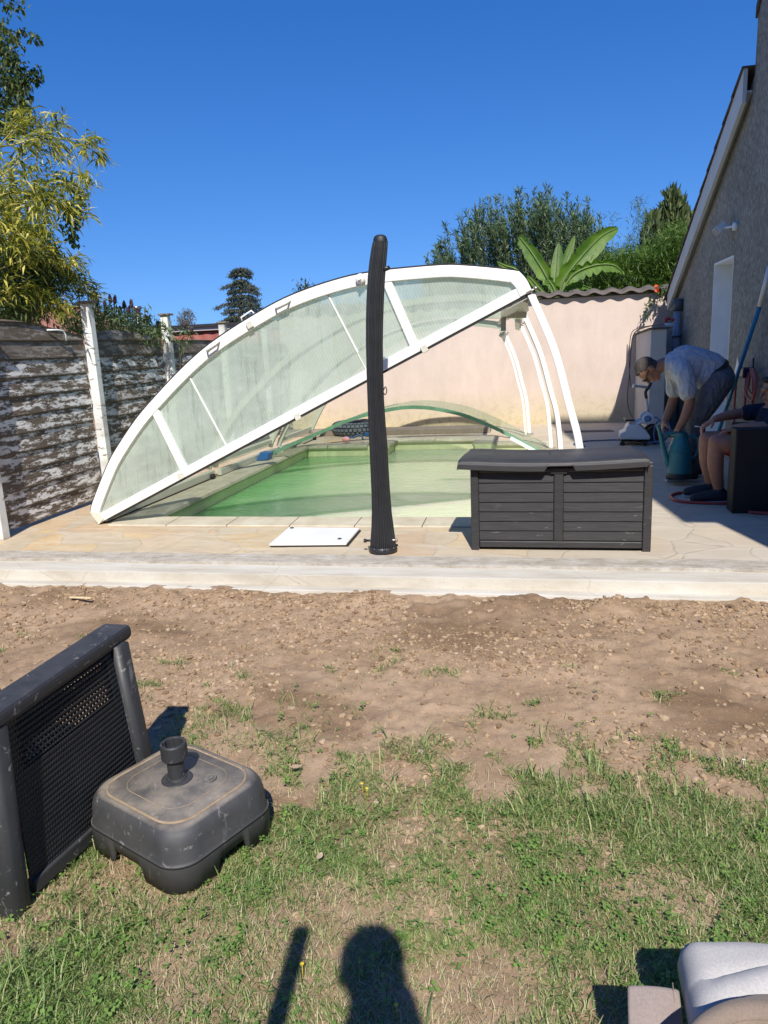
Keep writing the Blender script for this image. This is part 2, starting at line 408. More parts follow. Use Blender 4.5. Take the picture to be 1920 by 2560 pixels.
# value noise for numpy
def vnoise(x, y, seed=0):
    xi = np.floor(x).astype(np.int64); yi = np.floor(y).astype(np.int64); xf = x - xi; yf = y - yi
    u = xf * xf * (3 - 2 * xf); v = yf * yf * (3 - 2 * yf)
    def h(a, b):
        n = (a * 374761393 + b * 668265263 + seed * 974634777) & 0x7fffffff
        n = ((n ^ (n >> 13)) * 1274126177) & 0x7fffffff
        return ((n ^ (n >> 16)) & 0xffff) / 65535.0
    return (h(xi, yi) * (1 - u) + h(xi + 1, yi) * u) * (1 - v) + (h(xi, yi + 1) * (1 - u) + h(xi + 1, yi + 1) * u) * v
def fbm(x, y, o=5, seed=0, g=0.5):
    s = 0; a = 1; t = 0
    for i in range(o): s = s + a * vnoise(x, y, seed + i * 17); t += a; a *= g; x = x * 2.03 + 5.1; y = y * 2.03 + 3.7
    return s / t
#@@SETTING
# ================================================================ SETTING
PX0, PX1, PY0, PY1 = -3.10, -0.06, 5.46, 9.75      # pool opening
RX0, RX1, RY1 = -1.97, -0.79, 10.25                # recess with the steps
KY0, KY1 = 3.92, 4.30                              # kerb

def ground_z(x, y):
    base = np.interp(y, [-2, 2.3, 3.2, 3.95], [-0.18, -0.18, -0.125, -0.085])
    z = base + (fbm(x * 0.9, y * 0.9, 3, 3) - 0.5) * 0.05
    dirt = np.clip((y - 2.2 + (fbm(x * 1.3, y * 1.3, 3, 9) - 0.5) * 0.9) / 0.5, 0, 1)
    z = z + (fbm(x * 14, y * 14, 4, 5, 0.6) - 0.5) * (0.010 + 0.032 * dirt)
    z = z + np.clip(fbm(x * 7, y * 5, 3, 21) - 0.45, 0, 1) * 0.12 * np.exp(-((y - 3.84) / 0.13) ** 2)
    return z
xs = np.concatenate([[-600, -200, -60, -20, -9, -6], np.arange(-4.5, 2.6, 0.017), [3, 5, 9, 20, 60, 200, 600]])
ys = np.concatenate([[-300, -60, -15, -5, -2, -1, -.3, 0.3, 0.7], np.arange(0.95, 4.0, 0.017), [4.2, 5, 5.4, 8, 9.7, 10.5, 12.5, 16, 25, 60, 150, 400, 900]])
X, Y = np.meshgrid(xs, ys)
Zg = np.where(Y < 4.02, ground_z(X, Y), -0.20 if False else -0.22)
Zg = np.where((Y < 0.94) | (X < -4.55) | (X > 2.65), np.where(Y < 4.02, -0.18, -0.22), Zg)
Zg = np.where(Y > 12.3, 0.0, Zg)
nx, ny = len(xs), len(ys)
idx = np.arange(nx * ny).reshape(ny, nx)
cx_ = (X[:-1, :-1] + X[1:, 1:]) / 2; cy_ = (Y[:-1, :-1] + Y[1:, 1:]) / 2
keep = ~((cx_ > -3.4) & (cx_ < 0.4) & (cy_ > 5.0) & (cy_ < 10.5))
keep &= ~((cx_ > -9) & (cx_ < 5) & (cy_ > 4.2) & (cy_ < 12.2))
F = np.stack([idx[:-1, :-1], idx[:-1, 1:], idx[1:, 1:], idx[1:, :-1]], -1)[keep]
struct(npmesh('ground', np.stack([X, Y, Zg], -1).reshape(-1, 3), F.reshape(-1, 4), 'soil', True))

# patio slab with an opening for the pool (butted slabs, one sheet)
mb = MB()
def slab(x0, x1, y0, y1, z0=-0.25, z1=0.0): mb.box((x0, y0, z0), (x1, y1, z1))
slab(-9, 5, KY1 + 0.12, 5.20); slab(-9, PX0 - 0.26, 5.20, 12.3); slab(PX1 + 0.26, 5, 5.20, 12.3)
slab(PX0 - 0.26, PX1 + 0.26, RY1 + 0.26, 12.3)
slab(PX0 - 0.26, RX0 - 0.26, PY1 + 0.26, RY1 + 0.26); slab(RX1 + 0.26, PX1 + 0.26, PY1 + 0.26, RY1 + 0.26)
struct(mb.build('patio', 'patio'))
# poured concrete kerb: level top with a rough mortar band behind, small step and lower footing
def edge_strip(y0, y1, z, zb, seed, amp, name, mat):
    m = MB(); n = 260
    for i in range(n):
        xa = -9 + 14 * i / n; xb = -9 + 14 * (i + 1) / n
    def yj(x, e): return (vnoise(np.array([x * 3.1 + e * 50]), np.array([seed * 1.7]), seed)[0] - .5) * amp
    xsn = [-9 + 14 * i / n for i in range(n + 1)]
    vs = []
    for x in xsn:
        a = y0 + yj(x, 0); b = y1 + yj(x, 1); zz = z + yj(x, 2) * 0.25
        vs += [(x, a, zb), (x, a + 0.006, zz - 0.004), (x, a + 0.02, zz), (x, b, zz), (x, b, zb)]
    fs = []
    for i in range(n):
        for k in range(4): fs.append((i * 5 + k, i * 5 + 5 + k, i * 5 + 6 + k, i * 5 + 1 + k))
    m.add(vs, [f[::-1] for f in fs], False); return struct(m.build(name, mat))
edge_strip(KY1 - 0.05, KY1 + 0.14, 0.004, -0.25, 3, 0.03, 'mortar_band', 'screed')
edge_strip(4.05, KY1 - 0.03, -0.012, -0.25, 5, 0.006, 'concrete_kerb', 'concrete')
edge_strip(3.955, 4.06, -0.075, -0.3, 8, 0.012, 'kerb_footing', 'concrete')

# pool basin, coping, water
def basin():
    m = MB(); zb = -1.25
    loop = [(PX0, PY0), (PX1, PY0), (PX1, PY1), (RX1, PY1), (RX1, RY1), (RX0, RY1), (RX0, PY1), (PX0, PY1)]
    n = len(loop)
    vs = [(x, y, 0.0) for x, y in loop] + [(x, y, zb) for x, y in loop]
    m.add(vs, [(i, i + n, (i + 1) % n + n, (i + 1) % n) for i in range(n)])
    m.add([(x, y, zb) for x, y in loop], [tuple(range(n))])
    for k in range(4):      # steps in the recess
        m.box((RX0 + .01, RY1 - 0.02 - 0.26 * (k + 1), zb + .01), (RX1 - .01, RY1 - 0.004 - 0.26 * k, -0.32 - 0.22 * k))
    return struct(m.build('pool_basin', 'liner'))
basin()
def coping():
    m = MB()
    W = 0.262; ov = 0.03
    def run(a, b, out, bev=0.0):
        a = Vector(a); b = Vector(b); L = (b - a).length; n = max(1, round(L / 0.5)); d = (b - a) / n
        o = Vector(out)
        for i in range(n):
            p = a + d * i + d.normalized() * 0.004; q = a + d * (i + 1) - d.normalized() * 0.004
            prof = [(-ov, -0.035), (-ov - 0.008, -0.015), (-ov, 0.008), (-ov + 0.03, 0.018), (W - 0.01, 0.010), (W - 0.004, 0.004), (W - 0.004, -0.035)]
            vs = []
            for c in (p, q):
                for u, z in prof: vs.append((c.x + o.x * u, c.y + o.y * u, z))
            k = len(prof)
            m.add(vs, [(j, j + 1, j + 1 + k, j + k) for j in range(k - 1)] + [tuple(range(k))[::-1], tuple(range(k, 2 * k))] + [(k - 1, 0, k, 2 * k - 1)])
    run((PX0 - W, PY0), (PX1 + W, PY0), (0, -1)); run((PX0, PY0), (PX0, PY1), (-1, 0)); run((PX1, PY0), (PX1, PY1), (1, 0))
    run((PX0 - W, PY1), (RX0 - W, PY1), (0, 1)); run((RX1 + W, PY1), (PX1 + W, PY1), (0, 1))
    run((RX0, PY1), (RX0, RY1 + W), (-1, 0)); run((RX1, PY1), (RX1, RY1 + W), (1, 0)); run((RX0, RY1), (RX1, RY1), (0, 1))
    return struct(m.build('pool_coping', 'coping'))
coping()
mb = MB()
zw = -0.135
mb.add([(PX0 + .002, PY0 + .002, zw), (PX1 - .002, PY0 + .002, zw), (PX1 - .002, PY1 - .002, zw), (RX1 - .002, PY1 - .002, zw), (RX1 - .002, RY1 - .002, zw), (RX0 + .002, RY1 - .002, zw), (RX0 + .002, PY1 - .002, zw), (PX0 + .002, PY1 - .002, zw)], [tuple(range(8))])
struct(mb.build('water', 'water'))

# distant hill
mb = MB()
def hill(u, v):
    x = -420 + 700 * u; h = 26 * math.exp(-((x + 170) / 90) ** 2) + 14 * math.exp(-((x + 60) / 60) ** 2) + 10 * math.exp(-((x - 150) / 120) ** 2)
    return (x, 640 + 160 * v, h * math.sin(PI * min(1, v * .5 + .02)) - 1)
mb.grid(hill, 60, 8)
M['hill'] = simple('far_wooded_hill', (0.10, 0.13, 0.13), 0.95, 0.2, 0.05)
struct(mb.build('hill', 'hill'))

# ---------------------------------------------------------------- turf: blades, straw, clover, clods
def grass_density(x, y):
    edge = 2.58 + (fbm(x * 0.8 + 3, y * 0 + 1, 3, 40) - 0.5) * 0.7
    edge = edge - 0.30 * np.exp(-((x + 1.35) / 0.5) ** 2) * 0
    d = np.clip((edge - y) / 0.75 + 0.15, 0, 1) ** .8 + 0.25 * np.exp(-(((x + 1.25) / 0.35) ** 2 + ((y - 2.5) / .35) ** 2))
    n = fbm(x * 2.6, y * 2.6, 4, 51); n2 = fbm(x * 6.5, y * 6.5, 3, 61)
    pat = np.clip((n - 0.38) / 0.16, 0.24, 1) * np.clip((n2 - 0.32) / 0.2, 0.35, 1)
    edgep = np.where(y > edge - 0.40, np.clip((n2 - 0.50) / 0.10, 0, 1), 1)
    d = d * pat * edgep
    # sandy bare spot beside the photographer's shadow
    d = d * (1 - np.clip(1.35 * np.exp(-(((x + 0.15) / 0.19) ** 2 + ((y - 1.44) / 0.15) ** 2)), 0, .97))
    tuft = np.where((y > edge - 0.1) & (y < 3.3), np.clip((fbm(x * 8.5, y * 8.5, 2, 77) - 0.76) / 0.05, 0, 1) * 0.45, 0)
    return np.maximum(d, tuft), n
def blades(name, N, L, W, mat, dens, lay=0.9, zoff=0.0, seed=1, ymax=3.3):
    r = np.random.default_rng(seed)
    y = 1.05 + (ymax - 1.05) * r.random(N) ** 1.5; x = r.uniform(-1, 1, N) * (1.55 + 0.50 * (y - 1.0)) - 0.30 - 0.17 * (y - 1)
    k = r.random(N) < dens(x, y); x = x[k]; y = y[k]; n = len(x)
    z = ground_z(x, y) + zoff
    a = r.uniform(0, 2 * PI, n); l = L * r.uniform(0.45, 1.35, n) * (0.6 + 0.9 * fbm(x * 3.3, y * 3.3, 2, 88)); w = W * r.uniform(0.6, 1.3, n)
    tilt = r.uniform(0.45, lay, n) * 1.35
    dx = np.cos(a); dy = np.sin(a); px = -dy; py = dx
    P0 = np.stack([x, y, z - 0.004], -1)
    t1 = tilt * 0.6; t2 = np.minimum(tilt * 1.25, 1.75)
    P1 = P0 + np.stack([dx * np.sin(t1), dy * np.sin(t1), np.cos(t1)], -1) * (l * 0.5)[:, None]
    P2 = P1 + np.stack([dx * np.sin(t2), dy * np.sin(t2), np.cos(t2)], -1) * (l * 0.5)[:, None]
    S = np.stack([px, py, np.zeros(n)], -1) * (w / 2)[:, None]
    V = np.stack([P0 - S, P0 + S, P1 + S * .8, P1 - S * .8, P2 + S * .12, P2 - S * .12], 1).reshape(-1, 3)
    b = np.arange(n)[:, None] * 6
    Fq = np.concatenate([b + np.array([[0, 1, 2, 3]]), b + np.array([[3, 2, 4, 5]])], 0)
    o = npmesh(name, V, Fq, mat, True); tag(o, kind='stuff'); return o
gd = lambda x, y: grass_density(x, y)[0]
tag(blades('grass', 480000, 0.033, 0.0030, 'grass', gd, 1.15, seed=3), 'patchy mown green grass covering the lawn in the foreground', 'grass')
tag(blades('long_grass', 32000, 0.075, 0.0042, 'grass', lambda x, y: np.clip((fbm(x * 1.7, y * 1.7, 3, 91) - 0.50) / 0.1, 0, 1) * gd(x, y), 0.9, seed=5), 'longer tufts of dark green grass in the lawn', 'grass')
tag(blades('dry_grass', 140000, 0.034, 0.0018, 'straw', lambda x, y: np.clip(0.10 + 0.55 * (1 - gd(x, y)), 0, 1) * np.clip((2.45 - y) / 0.5, 0.015, 1), 1.25, 0.002, 9), 'dead straw coloured grass blades strewn over bare patches', 'dry grass')

def clover(name, N):
    r = np.random.default_rng(15)
    y = 1.05 + 1.9 * r.random(N) ** 1.4; x = r.uniform(-1, 1, N) * (1.55 + 0.50 * (y - 1.0)) - 0.30 - 0.17 * (y - 1)
    d = np.clip((fbm(x * 2.2, y * 2.2, 3, 131) - 0.5) / 0.08, 0, 1) * np.clip(gd(x, y) + 0.1, 0, 1)
    k = r.random(N) < d; x = x[k]; y = y[k]; n = len(x); z = ground_z(x, y) + r.uniform(0.012, 0.035, n)
    V = []; 
    a0 = r.uniform(0, 2 * PI, n); s = r.uniform(0.005, 0.011, n); tz = r.uniform(-.3, .3, (n, 2))
    for j in range(3):
        a = a0 + j * 2.09
        for (u, v) in ((0, 0), (1.0, -0.62), (1.45, 0), (1.0, 0.62)):
            ox = (np.cos(a) * u - np.sin(a) * v) * s; oy = (np.sin(a) * u + np.cos(a) * v) * s
            V.append(np.stack([x + ox, y + oy, z + ox * tz[:, 0] + oy * tz[:, 1]], -1))
    V = np.stack(V, 1).reshape(-1, 3); b = np.arange(n * 3)[:, None] * 4
    return tag(npmesh(name, V, b + np.array([[0, 1, 2, 3]]), 'clover'), 'clover and small broad leaves growing among the grass', 'clover', kind='stuff')
clover('clover', 7000)

ico_v = None
def ico():
    import bmesh
    bm = bmesh.new(); bmesh.ops.create_icosphere(bm, subdivisions=1, radius=1)
    V = np.array([v.co[:] for v in bm.verts]); F = np.array([[v.index for v in f.verts] for f in bm.faces]); bm.free(); return V, F
ICO = ico()
def stones(name, x, y, s, mat, zf, label, flat=0.6, seed=2):
    r = np.random.default_rng(seed); n = len(x); V, F = ICO; m = len(V)
    z = zf(x, y)
    rnd = 1 + r.uniform(-0.32, 0.32, (n, m)); sc = np.stack([r.uniform(.7, 1.3, n), r.uniform(.7, 1.3, n), r.uniform(.4, .8, n) * flat / .6], -1)
    P = V[None] * rnd[..., None] * sc[:, None] * s[:, None, None]
    a = r.uniform(0, 2 * PI, n); c, sn = np.cos(a)[:, None], np.sin(a)[:, None]
    Q = np.stack([P[..., 0] * c - P[..., 1] * sn, P[..., 0] * sn + P[..., 1] * c, P[..., 2]], -1)
    Q += np.stack([x, y, z + s * 0.12], -1)[:, None]
    FF = (np.arange(n) * m)[:, None, None] + F[None]
    o = npmesh(name, Q.reshape(-1, 3), FF.reshape(-1, 3), mat, False); return tag(o, label, 'soil', kind='stuff')
r_ = np.random.default_rng(31); N = 110000
y = 1.25 + 2.68 * r_.random(N) ** 0.8; x = r_.uniform(-1, 1, N) * (1.35 + 0.60 * (y - 1.0)) - 0.30 - 0.17 * (y - 1)
dd = np.clip(1 - gd(x, y) * 1.4, 0.02, 1) * np.clip((y - 1.6) / 0.9, 0.05, 1) * np.clip((fbm(x * 2.1, y * 2.1, 3, 171) - 0.38) / 0.2, 0.10, 1)
k = r_.random(N) < dd; x = x[k]; y = y[k]
s = 0.0020 + 0.015 * r_.random(len(x)) ** 9 + 0.004 * np.clip(fbm(x * 3, y * 3, 2, 200) - .5, 0, 1) * r_.random(len(x)) + 0.008 * (r_.random(len(x)) ** 3) * np.exp(-((y - 3.86) / 0.08) ** 2)
stones('soil_clods', x, y, s, 'clod', ground_z, 'crumbly brown clods and small stones on the dug soil strip')

# yellow and white lawn flowers, fallen leaves (few, individual)
def flower(name, px, py, mat, c, lab):
    p = at(px, py, Z=-0.165); m = MB()
    for k in range(7):
        a = k * 2 * PI / 7; d = Vector((math.cos(a), math.sin(a), 0.25)); sd = Vector((-d.y, d.x, 0))
        q = p + Vector((0, 0, 0.028)); m.add([q, q + d * .004 + sd * .002, q + d * .006, q + d * .004 - sd * .002], [(0, 1, 2, 3)])
    m.tube([p - Vector((0, 0, .02)), p + Vector((0, 0, 0.028))], 0.0008, 5)
    return tag(m.build(name, mat), lab, 'flower', 'small flowers in the lawn')
for i, (px, py, mt, lab) in enumerate([(906, 1978, 'petal_y', 'yellow lawn flower nearest the edge of the bare soil'), (918, 1990, 'petal_y', 'yellow lawn flower just below another yellow one'), (757, 2435, 'petal_y', 'tiny yellow flower between the two dark shadows on the lawn'), (1858, 1918, 'petal_w', 'tiny white daisy in the grass at the right edge'), (992, 2538, 'petal_y', 'yellow flower inside the round head shaped shadow')]):
    flower('lawn_flower', px, py, mt, None, lab)
def deadleaf(px, py, sz, lab, colr, rz=0):
    p = at(px, py, Z=-0.135 if py < 1900 else -0.15); m = MB()
    def f(u, v):
        w = math.sin(PI * min(max(u, 0.02), 0.98)) ** 0.8
        a = Vector(((u - .5) * 2, (v - .5) * 1.1 * w, 0.25 * abs(v - .5) * w + 0.25 * (u - .5) ** 2 * 2))
        return p + Matrix.Rotation(rz, 3, 'Z') @ a * sz
    m.grid(f, 8, 4); k = 'leaf%d' % px; M[k] = simple('dead_leaf', colr, 0.8, 0.2, 90)
    return tag(m.build('fallen_leaf', k, solid=0.0008), lab, 'leaf', 'fallen leaves')
deadleaf(740, 1917, 0.022, 'curled pale brown dead leaf on the grass beyond the parasol base', (0.42, 0.30, 0.19), 0.4)
deadleaf(571, 1582, 0.022, 'small pale green leaf lying on the bare soil', (0.42, 0.48, 0.22), 0.9)
deadleaf(800, 2140, 0.016, 'small tan leaf on the thin grass in mid lawn', (0.45, 0.33, 0.22), 1.5)
mb = MB(); a = at(175, 1493, Z=-0.06); b = at(228, 1495, Z=-0.06); mb.bar(a, b, 0.02, 0.006)
M['chip'] = simple('raw_wood', (0.66, 0.52, 0.30), 0.8, 0.15, 30)
tag(mb.build('wood_splinter', 'chip', bevel=0.002), 'pale wood splinter lying on the soil near the kerb', 'wood scrap')
#@@STRUCT
# ================================================================ FENCE
fe = empty('fence', (-4.0, 7.0, 0), 'board fence of dark wood with peeling grey paint and white posts along the pool terrace', 'fence')
posts = [(4.775, 1.72), (6.285, 1.80), (7.76, 1.74), (9.30, 1.69), (10.85, 1.66)]
def fence_panel(y0, y1, ht, lab=None):
    m = MB(); zb = 0.03; bh = 0.145; n = 14; k = 0
    z = zb
    while z < 1.75:
        z1 = z + bh
        def top(t): return ht(t)
        if z < max(ht(i / n) for i in range(n + 1)):
            vs = []; segs = []
            for i in range(n + 1):
                t = i / n; yy = y0 + (y1 - y0) * t; zt = min(z1 + 0.012, ht(t)); zb_ = min(z, ht(t) - 0.002)
                wob = 0.004 * math.sin(k * 7 + t * 9)
                vs += [(-4.035 + 0.010 + wob, yy, zb_), (-4.035 - 0.006 + wob, yy, zt), (-4.06, yy, zt), (-4.06, yy, zb_)]
            fs = []
            for i in range(n):
                b = i * 4
                for j in range(4): fs.append((b + j, b + (j + 1) % 4, b + 4 + (j + 1) % 4, b + 4 + j))
            fs += [(0, 3, 2, 1), (n * 4, n * 4 + 1, n * 4 + 2, n * 4 + 3)]
            m.add(vs, fs)
        z = z1; k += 1
    o = m.build('board_panel', 'peel', fe)
    if lab: o['label'] = lab
    return o
fence_panel(3.2, 4.73, lambda t: 1.60)
fence_panel(4.82, 6.24, lambda t: 1.605 + 0.035 * math.sin(PI * min(1, t * 1.5 + .1)) - 0.11 * max(0, t - .55) ** 1.2 * 2)
fence_panel(6.33, 7.715, lambda t: 1.515 + 0.075 * math.sin(PI * t ** 0.8) - 0.03 * t)
fence_panel(7.805, 9.255, lambda t: 1.47 + 0.02 * math.sin(PI * t))
fence_panel(9.345, 10.8, lambda t: 1.44); fence_panel(10.9, 11.98, lambda t: 1.42)
for y_, h in posts:
    m = MB(); m.box((-4.03, y_ - 0.04, 0.0), (-3.945, y_ + 0.04, h))
    o = m.build('fence_post', 'peel_post', fe, bevel=0.006)
    c = MB(); c.box((-4.045, y_ - 0.06, h + 0.001), (-3.915, y_ + 0.06, h + 0.022)); c.build('post_cap', 'wood_grey', o, bevel=0.004)
# hook on the nearest panel
m = MB(); p = at(118, 825, X=-4.02); m.tube([p, p + Vector((.03, 0.1, 0.0)), p + Vector((.03, .17, -.005)), p + Vector((.03, .2, -.04)), p + Vector((.03, .2, -.09))], 0.008, 6)
m.build('hook', 'white_paint', fe)

# ================================================================ GARDEN WALL
gw = empty('garden_wall', (-3, 12.1, 0), 'tall pink rendered garden wall with a dark tiled coping behind the pool', 'wall')
m = MB(); m.box((-4.15, 12.0, -0.1), (5.0, 12.2, 1.90)); m.build('rendered_wall', 'pink', gw)
def wavy(u, v):
    x = -4.2 + 9.2 * u; a = x * 2 * PI / 0.262
    return (x, 11.90 + 0.42 * v, 1.932 + 0.020 * math.sin(a) + 0.08 * math.sin(PI * v) * 0.9)
m = MB(); m.grid(wavy, 36 * 12, 6)
m.build('coping_tiles', 'tile_edge', gw, solid=0.012)
m = MB(); m.box((-4.18, 12.01, 1.901), (5, 12.19, 1.915)); m.build('mortar_bed', 'tile_edge', gw)

# white return wall and its cable
rw = empty('return_wall', (1.58, 11.2, 0), 'low white rendered return wall in shade between pink wall and house', 'wall')
m = MB()
y0, y1 = 10.5, 11.995
vs = [(1.48, y0, 0), (1.68, y0, 0), (1.68, y1, 0), (1.48, y1, 0), (1.48, y0, 1.37), (1.68, y0, 1.37), (1.68, y1, 1.31), (1.48, y1, 1.31)]
m.add(vs, [(3, 2, 1, 0), (4, 5, 6, 7), (0, 1, 5, 4), (1, 2, 6, 5), (2, 3, 7, 6), (3, 0, 4, 7)]); m.build('rendered_block', 'white_render', rw, bevel=0.01)
m = MB(); m.add([(1.45, y0 - .03, 1.372), (1.71, y0 - .03, 1.372), (1.71, y1, 1.312), (1.45, y1, 1.312), (1.45, y0 - .03, 1.39), (1.71, y0 - .03, 1.39), (1.71, y1, 1.33), (1.45, y1, 1.33)], [(3, 2, 1, 0), (4, 5, 6, 7), (0, 1, 5, 4), (1, 2, 6, 5), (2, 3, 7, 6), (3, 0, 4, 7)])
m.build('capping', 'tile_edge', rw)
m = MB()
m.tube(spline([(1.62, 10.5, 1.43), (1.55, 11.0, 1.42), (1.46, 11.6, 1.38), (1.42, 11.85, 1.30), (1.40, 11.9, 1.1), (1.385, 11.9, 0.7), (1.36, 11.85, 0.35), (1.40, 11.75, 0.15), (1.45, 11.6, 0.05), (1.46, 11.3, 0.012)]), 0.008, 6)
m.tube(spline([(1.60, 10.6, 1.425), (1.53, 11.1, 1.42), (1.45, 11.6, 1.40), (1.39, 11.85, 1.32), (1.375, 11.9, 1.0), (1.39, 11.9, 0.75), (1.41, 11.9, .55)]), 0.006, 6)
M['cable'] = simple('brown_cable', (0.10, 0.065, 0.05), 0.6)
tag(m.build('electric_cable', 'cable'), 'brown electric cable hanging down beside the low white wall', 'cable')

# ================================================================ HOUSE
HX = 1.95
ho = empty('house', (HX + 2, 6, 0), 'grey roughcast house with a steep tiled lean-to roof on the right edge', 'house')
m = MB()
# side wall with the door opening: y 8.37-9.22, z 0-2.05 ; lean-to top slope, main gable above
def lean(y): return 3.56 + (1.85 - 3.56) * (y - 7.98) / (11.55 - 7.98)
def wpoly(pts):   # prism in X from HX to HX+0.3
    n = len(pts); vs = [(HX, y, z) for y, z in pts] + [(HX + 0.3, y, z) for y, z in pts]
    m.add(vs, [tuple(range(n))[::-1], tuple(range(n, 2 * n))] + [(i, (i + 1) % n, (i + 1) % n + n, i + n) for i in range(n)])
wpoly([(9.24, 0), (11.55, 0), (11.55, lean(11.55)), (9.24, lean(9.24))])
wpoly([(8.37, 2.05), (9.24, 2.05), (9.24, lean(9.24)), (8.37, lean(8.37))])
wpoly([(7.98, 0), (8.37, 0), (8.37, lean(8.37)), (7.98, lean(7.98))])
wpoly([(2.35, 0), (7.98, 0), (7.98, 4.05), (4.77, 7.25), (2.35, 4.55)])
m.build('side_wall', 'housewall', ho)
m = MB(); m.box((HX + .3, 11.25, 0), (HX + 6, 11.55, 1.85)); m.build('end_wall', 'housewall', ho)
m = MB(); m.box((HX + .3, 2.35, 0), (HX + 6, 2.65, 4.4)); m.build('end_wall', 'housewall', ho)
# roofs
m = MB()
sl = Vector((0, 11.55 - 7.98, lean(11.55) - lean(7.98))); L = sl.length; sd = sl / L; nrm = Vector((0, -sd.z, sd.y))
ntile = 12
for k in range(ntile):
    s0 = (L + 0.34) * k / ntile; s1 = (L + 0.34) * (k + 1) / ntile + 0.05
    p0 = Vector((0, 7.98, lean(7.98) + 0.08)) + sd * s0 + nrm * 0.012; p1 = Vector((0, 7.98, lean(7.98) + 0.08)) + sd * s1 + nrm * 0.042
    q0 = p0 - nrm * 0.012; q1 = p1 - nrm * 0.022
    vs = [(HX - .11, p.y, p.z) for p in (q0, q1, p1, p0)] + [(HX + 6, p.y, p.z) for p in (q0, q1, p1, p0)]
    m.add(vs, [(0, 1, 2, 3), (7, 6, 5, 4), (0, 4, 5, 1), (1, 5, 6, 2), (2, 6, 7, 3), (3, 7, 4, 0)])
m.build('lean_to_roof', 'tile_dark', ho)
m = MB()
for (ya, za, yb, zb) in ((4.77, 7.29, 7.99, 4.03), (4.77, 7.29, 1.62, 3.85)):
    n_ = Vector((0, zb - za, yb - ya)).normalized(); d = 0.14
    o = Vector((0, -(zb - za), (yb - ya))).normalized()
    if o.z < 0: o = -o
    vs = [(HX - .02, ya, za), (HX - .02, yb, zb), (HX - .02, yb + (o.y * d if yb < 5 else 0), zb + o.z * d), (HX - .02, ya, za + d * 1.3)]
    vs += [(HX + 6, v[1], v[2]) for v in vs]
    m.add(vs, [(0, 1, 2, 3), (7, 6, 5, 4), (0, 4, 5, 1), (1, 5, 6, 2), (2, 6, 7, 3), (3, 7, 4, 0)])
m.build('main_roof', 'tile_dark', ho)
# rake fascia of the lean-to
m = MB()
a0 = Vector((HX - 0.09, 8.0, lean(8.0) + 0.085)); a1 = Vector((HX - 0.09, 11.72, lean(11.72) + 0.085)); dpt = 0.225
vs = [a0, a1, a1 - Vector((0, 0.02, dpt)), a0 - Vector((0, 0, dpt + .06))]
vs = vs + [v + Vector((0.035, 0, 0)) for v in vs]
m.add(vs, [(0, 1, 2, 3), (7, 6, 5, 4), (0, 4, 5, 1), (1, 5, 6, 2), (2, 6, 7, 3), (3, 7, 4, 0)])
m.box((HX - 0.055, 11.60, lean(11.72) - 0.14), (HX + 6, 11.64, lean(11.72) + 0.04))
m.build('fascia', 'fascia', ho)
m = MB()     # soffit under the verge
vs = [(HX - 0.054, 8.03, lean(8.03) - 0.10), (HX - 0.001, 8.03, lean(8.03) - 0.10), (HX - 0.001, 11.5, lean(11.5) - 0.10), (HX - 0.054, 11.5, lean(11.5) - 0.10)]
vs = vs + [(v[0], v[1], v[2] + 0.02) for v in vs]
m.add(vs, [(3, 2, 1, 0), (4, 5, 6, 7), (0, 1, 5, 4), (1, 2, 6, 5), (2, 3, 7, 6), (3, 0, 4, 7)]); m.build('soffit', 'fascia', ho)
# downpipe
dp = MB(); px_, py_ = 1.885, 11.0
dp.tube([(px_, py_, 0.0), (px_, py_, 1.62)], 0.052, 16); o = dp.build('downpipe', 'pvc', ho)
m = MB(); m.tube([(px_, py_, 1.60), (px_, py_, 1.76)], 0.062, 16); M['dkpvc'] = simple('dark_grey_sleeve', (0.10, 0.10, 0.105), 0.5); m.build('sleeve', 'dkpvc', o)
m = MB(); m.tube([(px_, py_, 1.25), (px_, py_, 1.275)], 0.058, 16); m.bar((px_, py_, 1.262), (HX, py_, 1.28), 0.02, 0.02); m.build('bracket', 'dkpvc', o)
# door recess: white plastered reveal and a white door
m = MB()
m.box((HX + .001, 9.215, 0), (HX + 0.19, 9.238, 2.045)); m.box((HX + .001, 8.372, 2.022), (HX + 0.19, 9.214, 2.046)); m.box((HX + .001, 8.372, 0), (HX + 0.19, 8.395, 2.021))
o = m.build('door_reveal', 'white_paint', ho)
m = MB(); m.box((HX + .191, 8.375, 0), (HX + .25, 8.46, 2.045)); m.box((HX + .191, 9.13, 0), (HX + .25, 9.237, 2.045)); m.box((HX + .191, 8.46, 1.95), (HX + .25, 9.13, 2.045))
m.build('door_frame', 'white_alu', ho, bevel=0.006)
m = MB(); m.box((HX + .215, 8.462, 0.01), (HX + .24, 9.128, 1.948)); d = m.build('door', 'white_paint', ho, bevel=0.004)
m = MB(); m.bar((HX + .19, 8.52, 1.0), (HX + .19, 8.62, 1.0), 0.02, 0.02); m.build('handle', 'metal', d)
# security lamp
sl_ = empty('security_light', (HX, 8.2, 2.3), 'small white security spotlight mounted on the grey gable wall', 'security light')
m = MB(); c = Vector((HX - 0.11, 8.52, 2.325)); m.box((-.06, -.045, -.035), (.06, .045, .035), Matrix.Rotation(R(-35), 3, 'Y') @ Matrix.Rotation(R(20), 3, 'Z'), c)
m.build('lamp_head', 'white_paint', sl_, bevel=0.01)
m = MB(); m.box((-.062, -.04, -.038), (-.058, .04, .03), Matrix.Rotation(R(-35), 3, 'Y') @ Matrix.Rotation(R(20), 3, 'Z'), c); m.build('lens', 'pvc', sl_)
m = MB(); m.tube([c + Vector((.03, -.05, 0)), (HX - 0.03, 8.30, 2.31)], 0.011, 8); m.tube([(HX - .04, 8.30, 2.31), (HX, 8.30, 2.31)], 0.04, 12); m.build('bracket', 'white_paint', sl_)

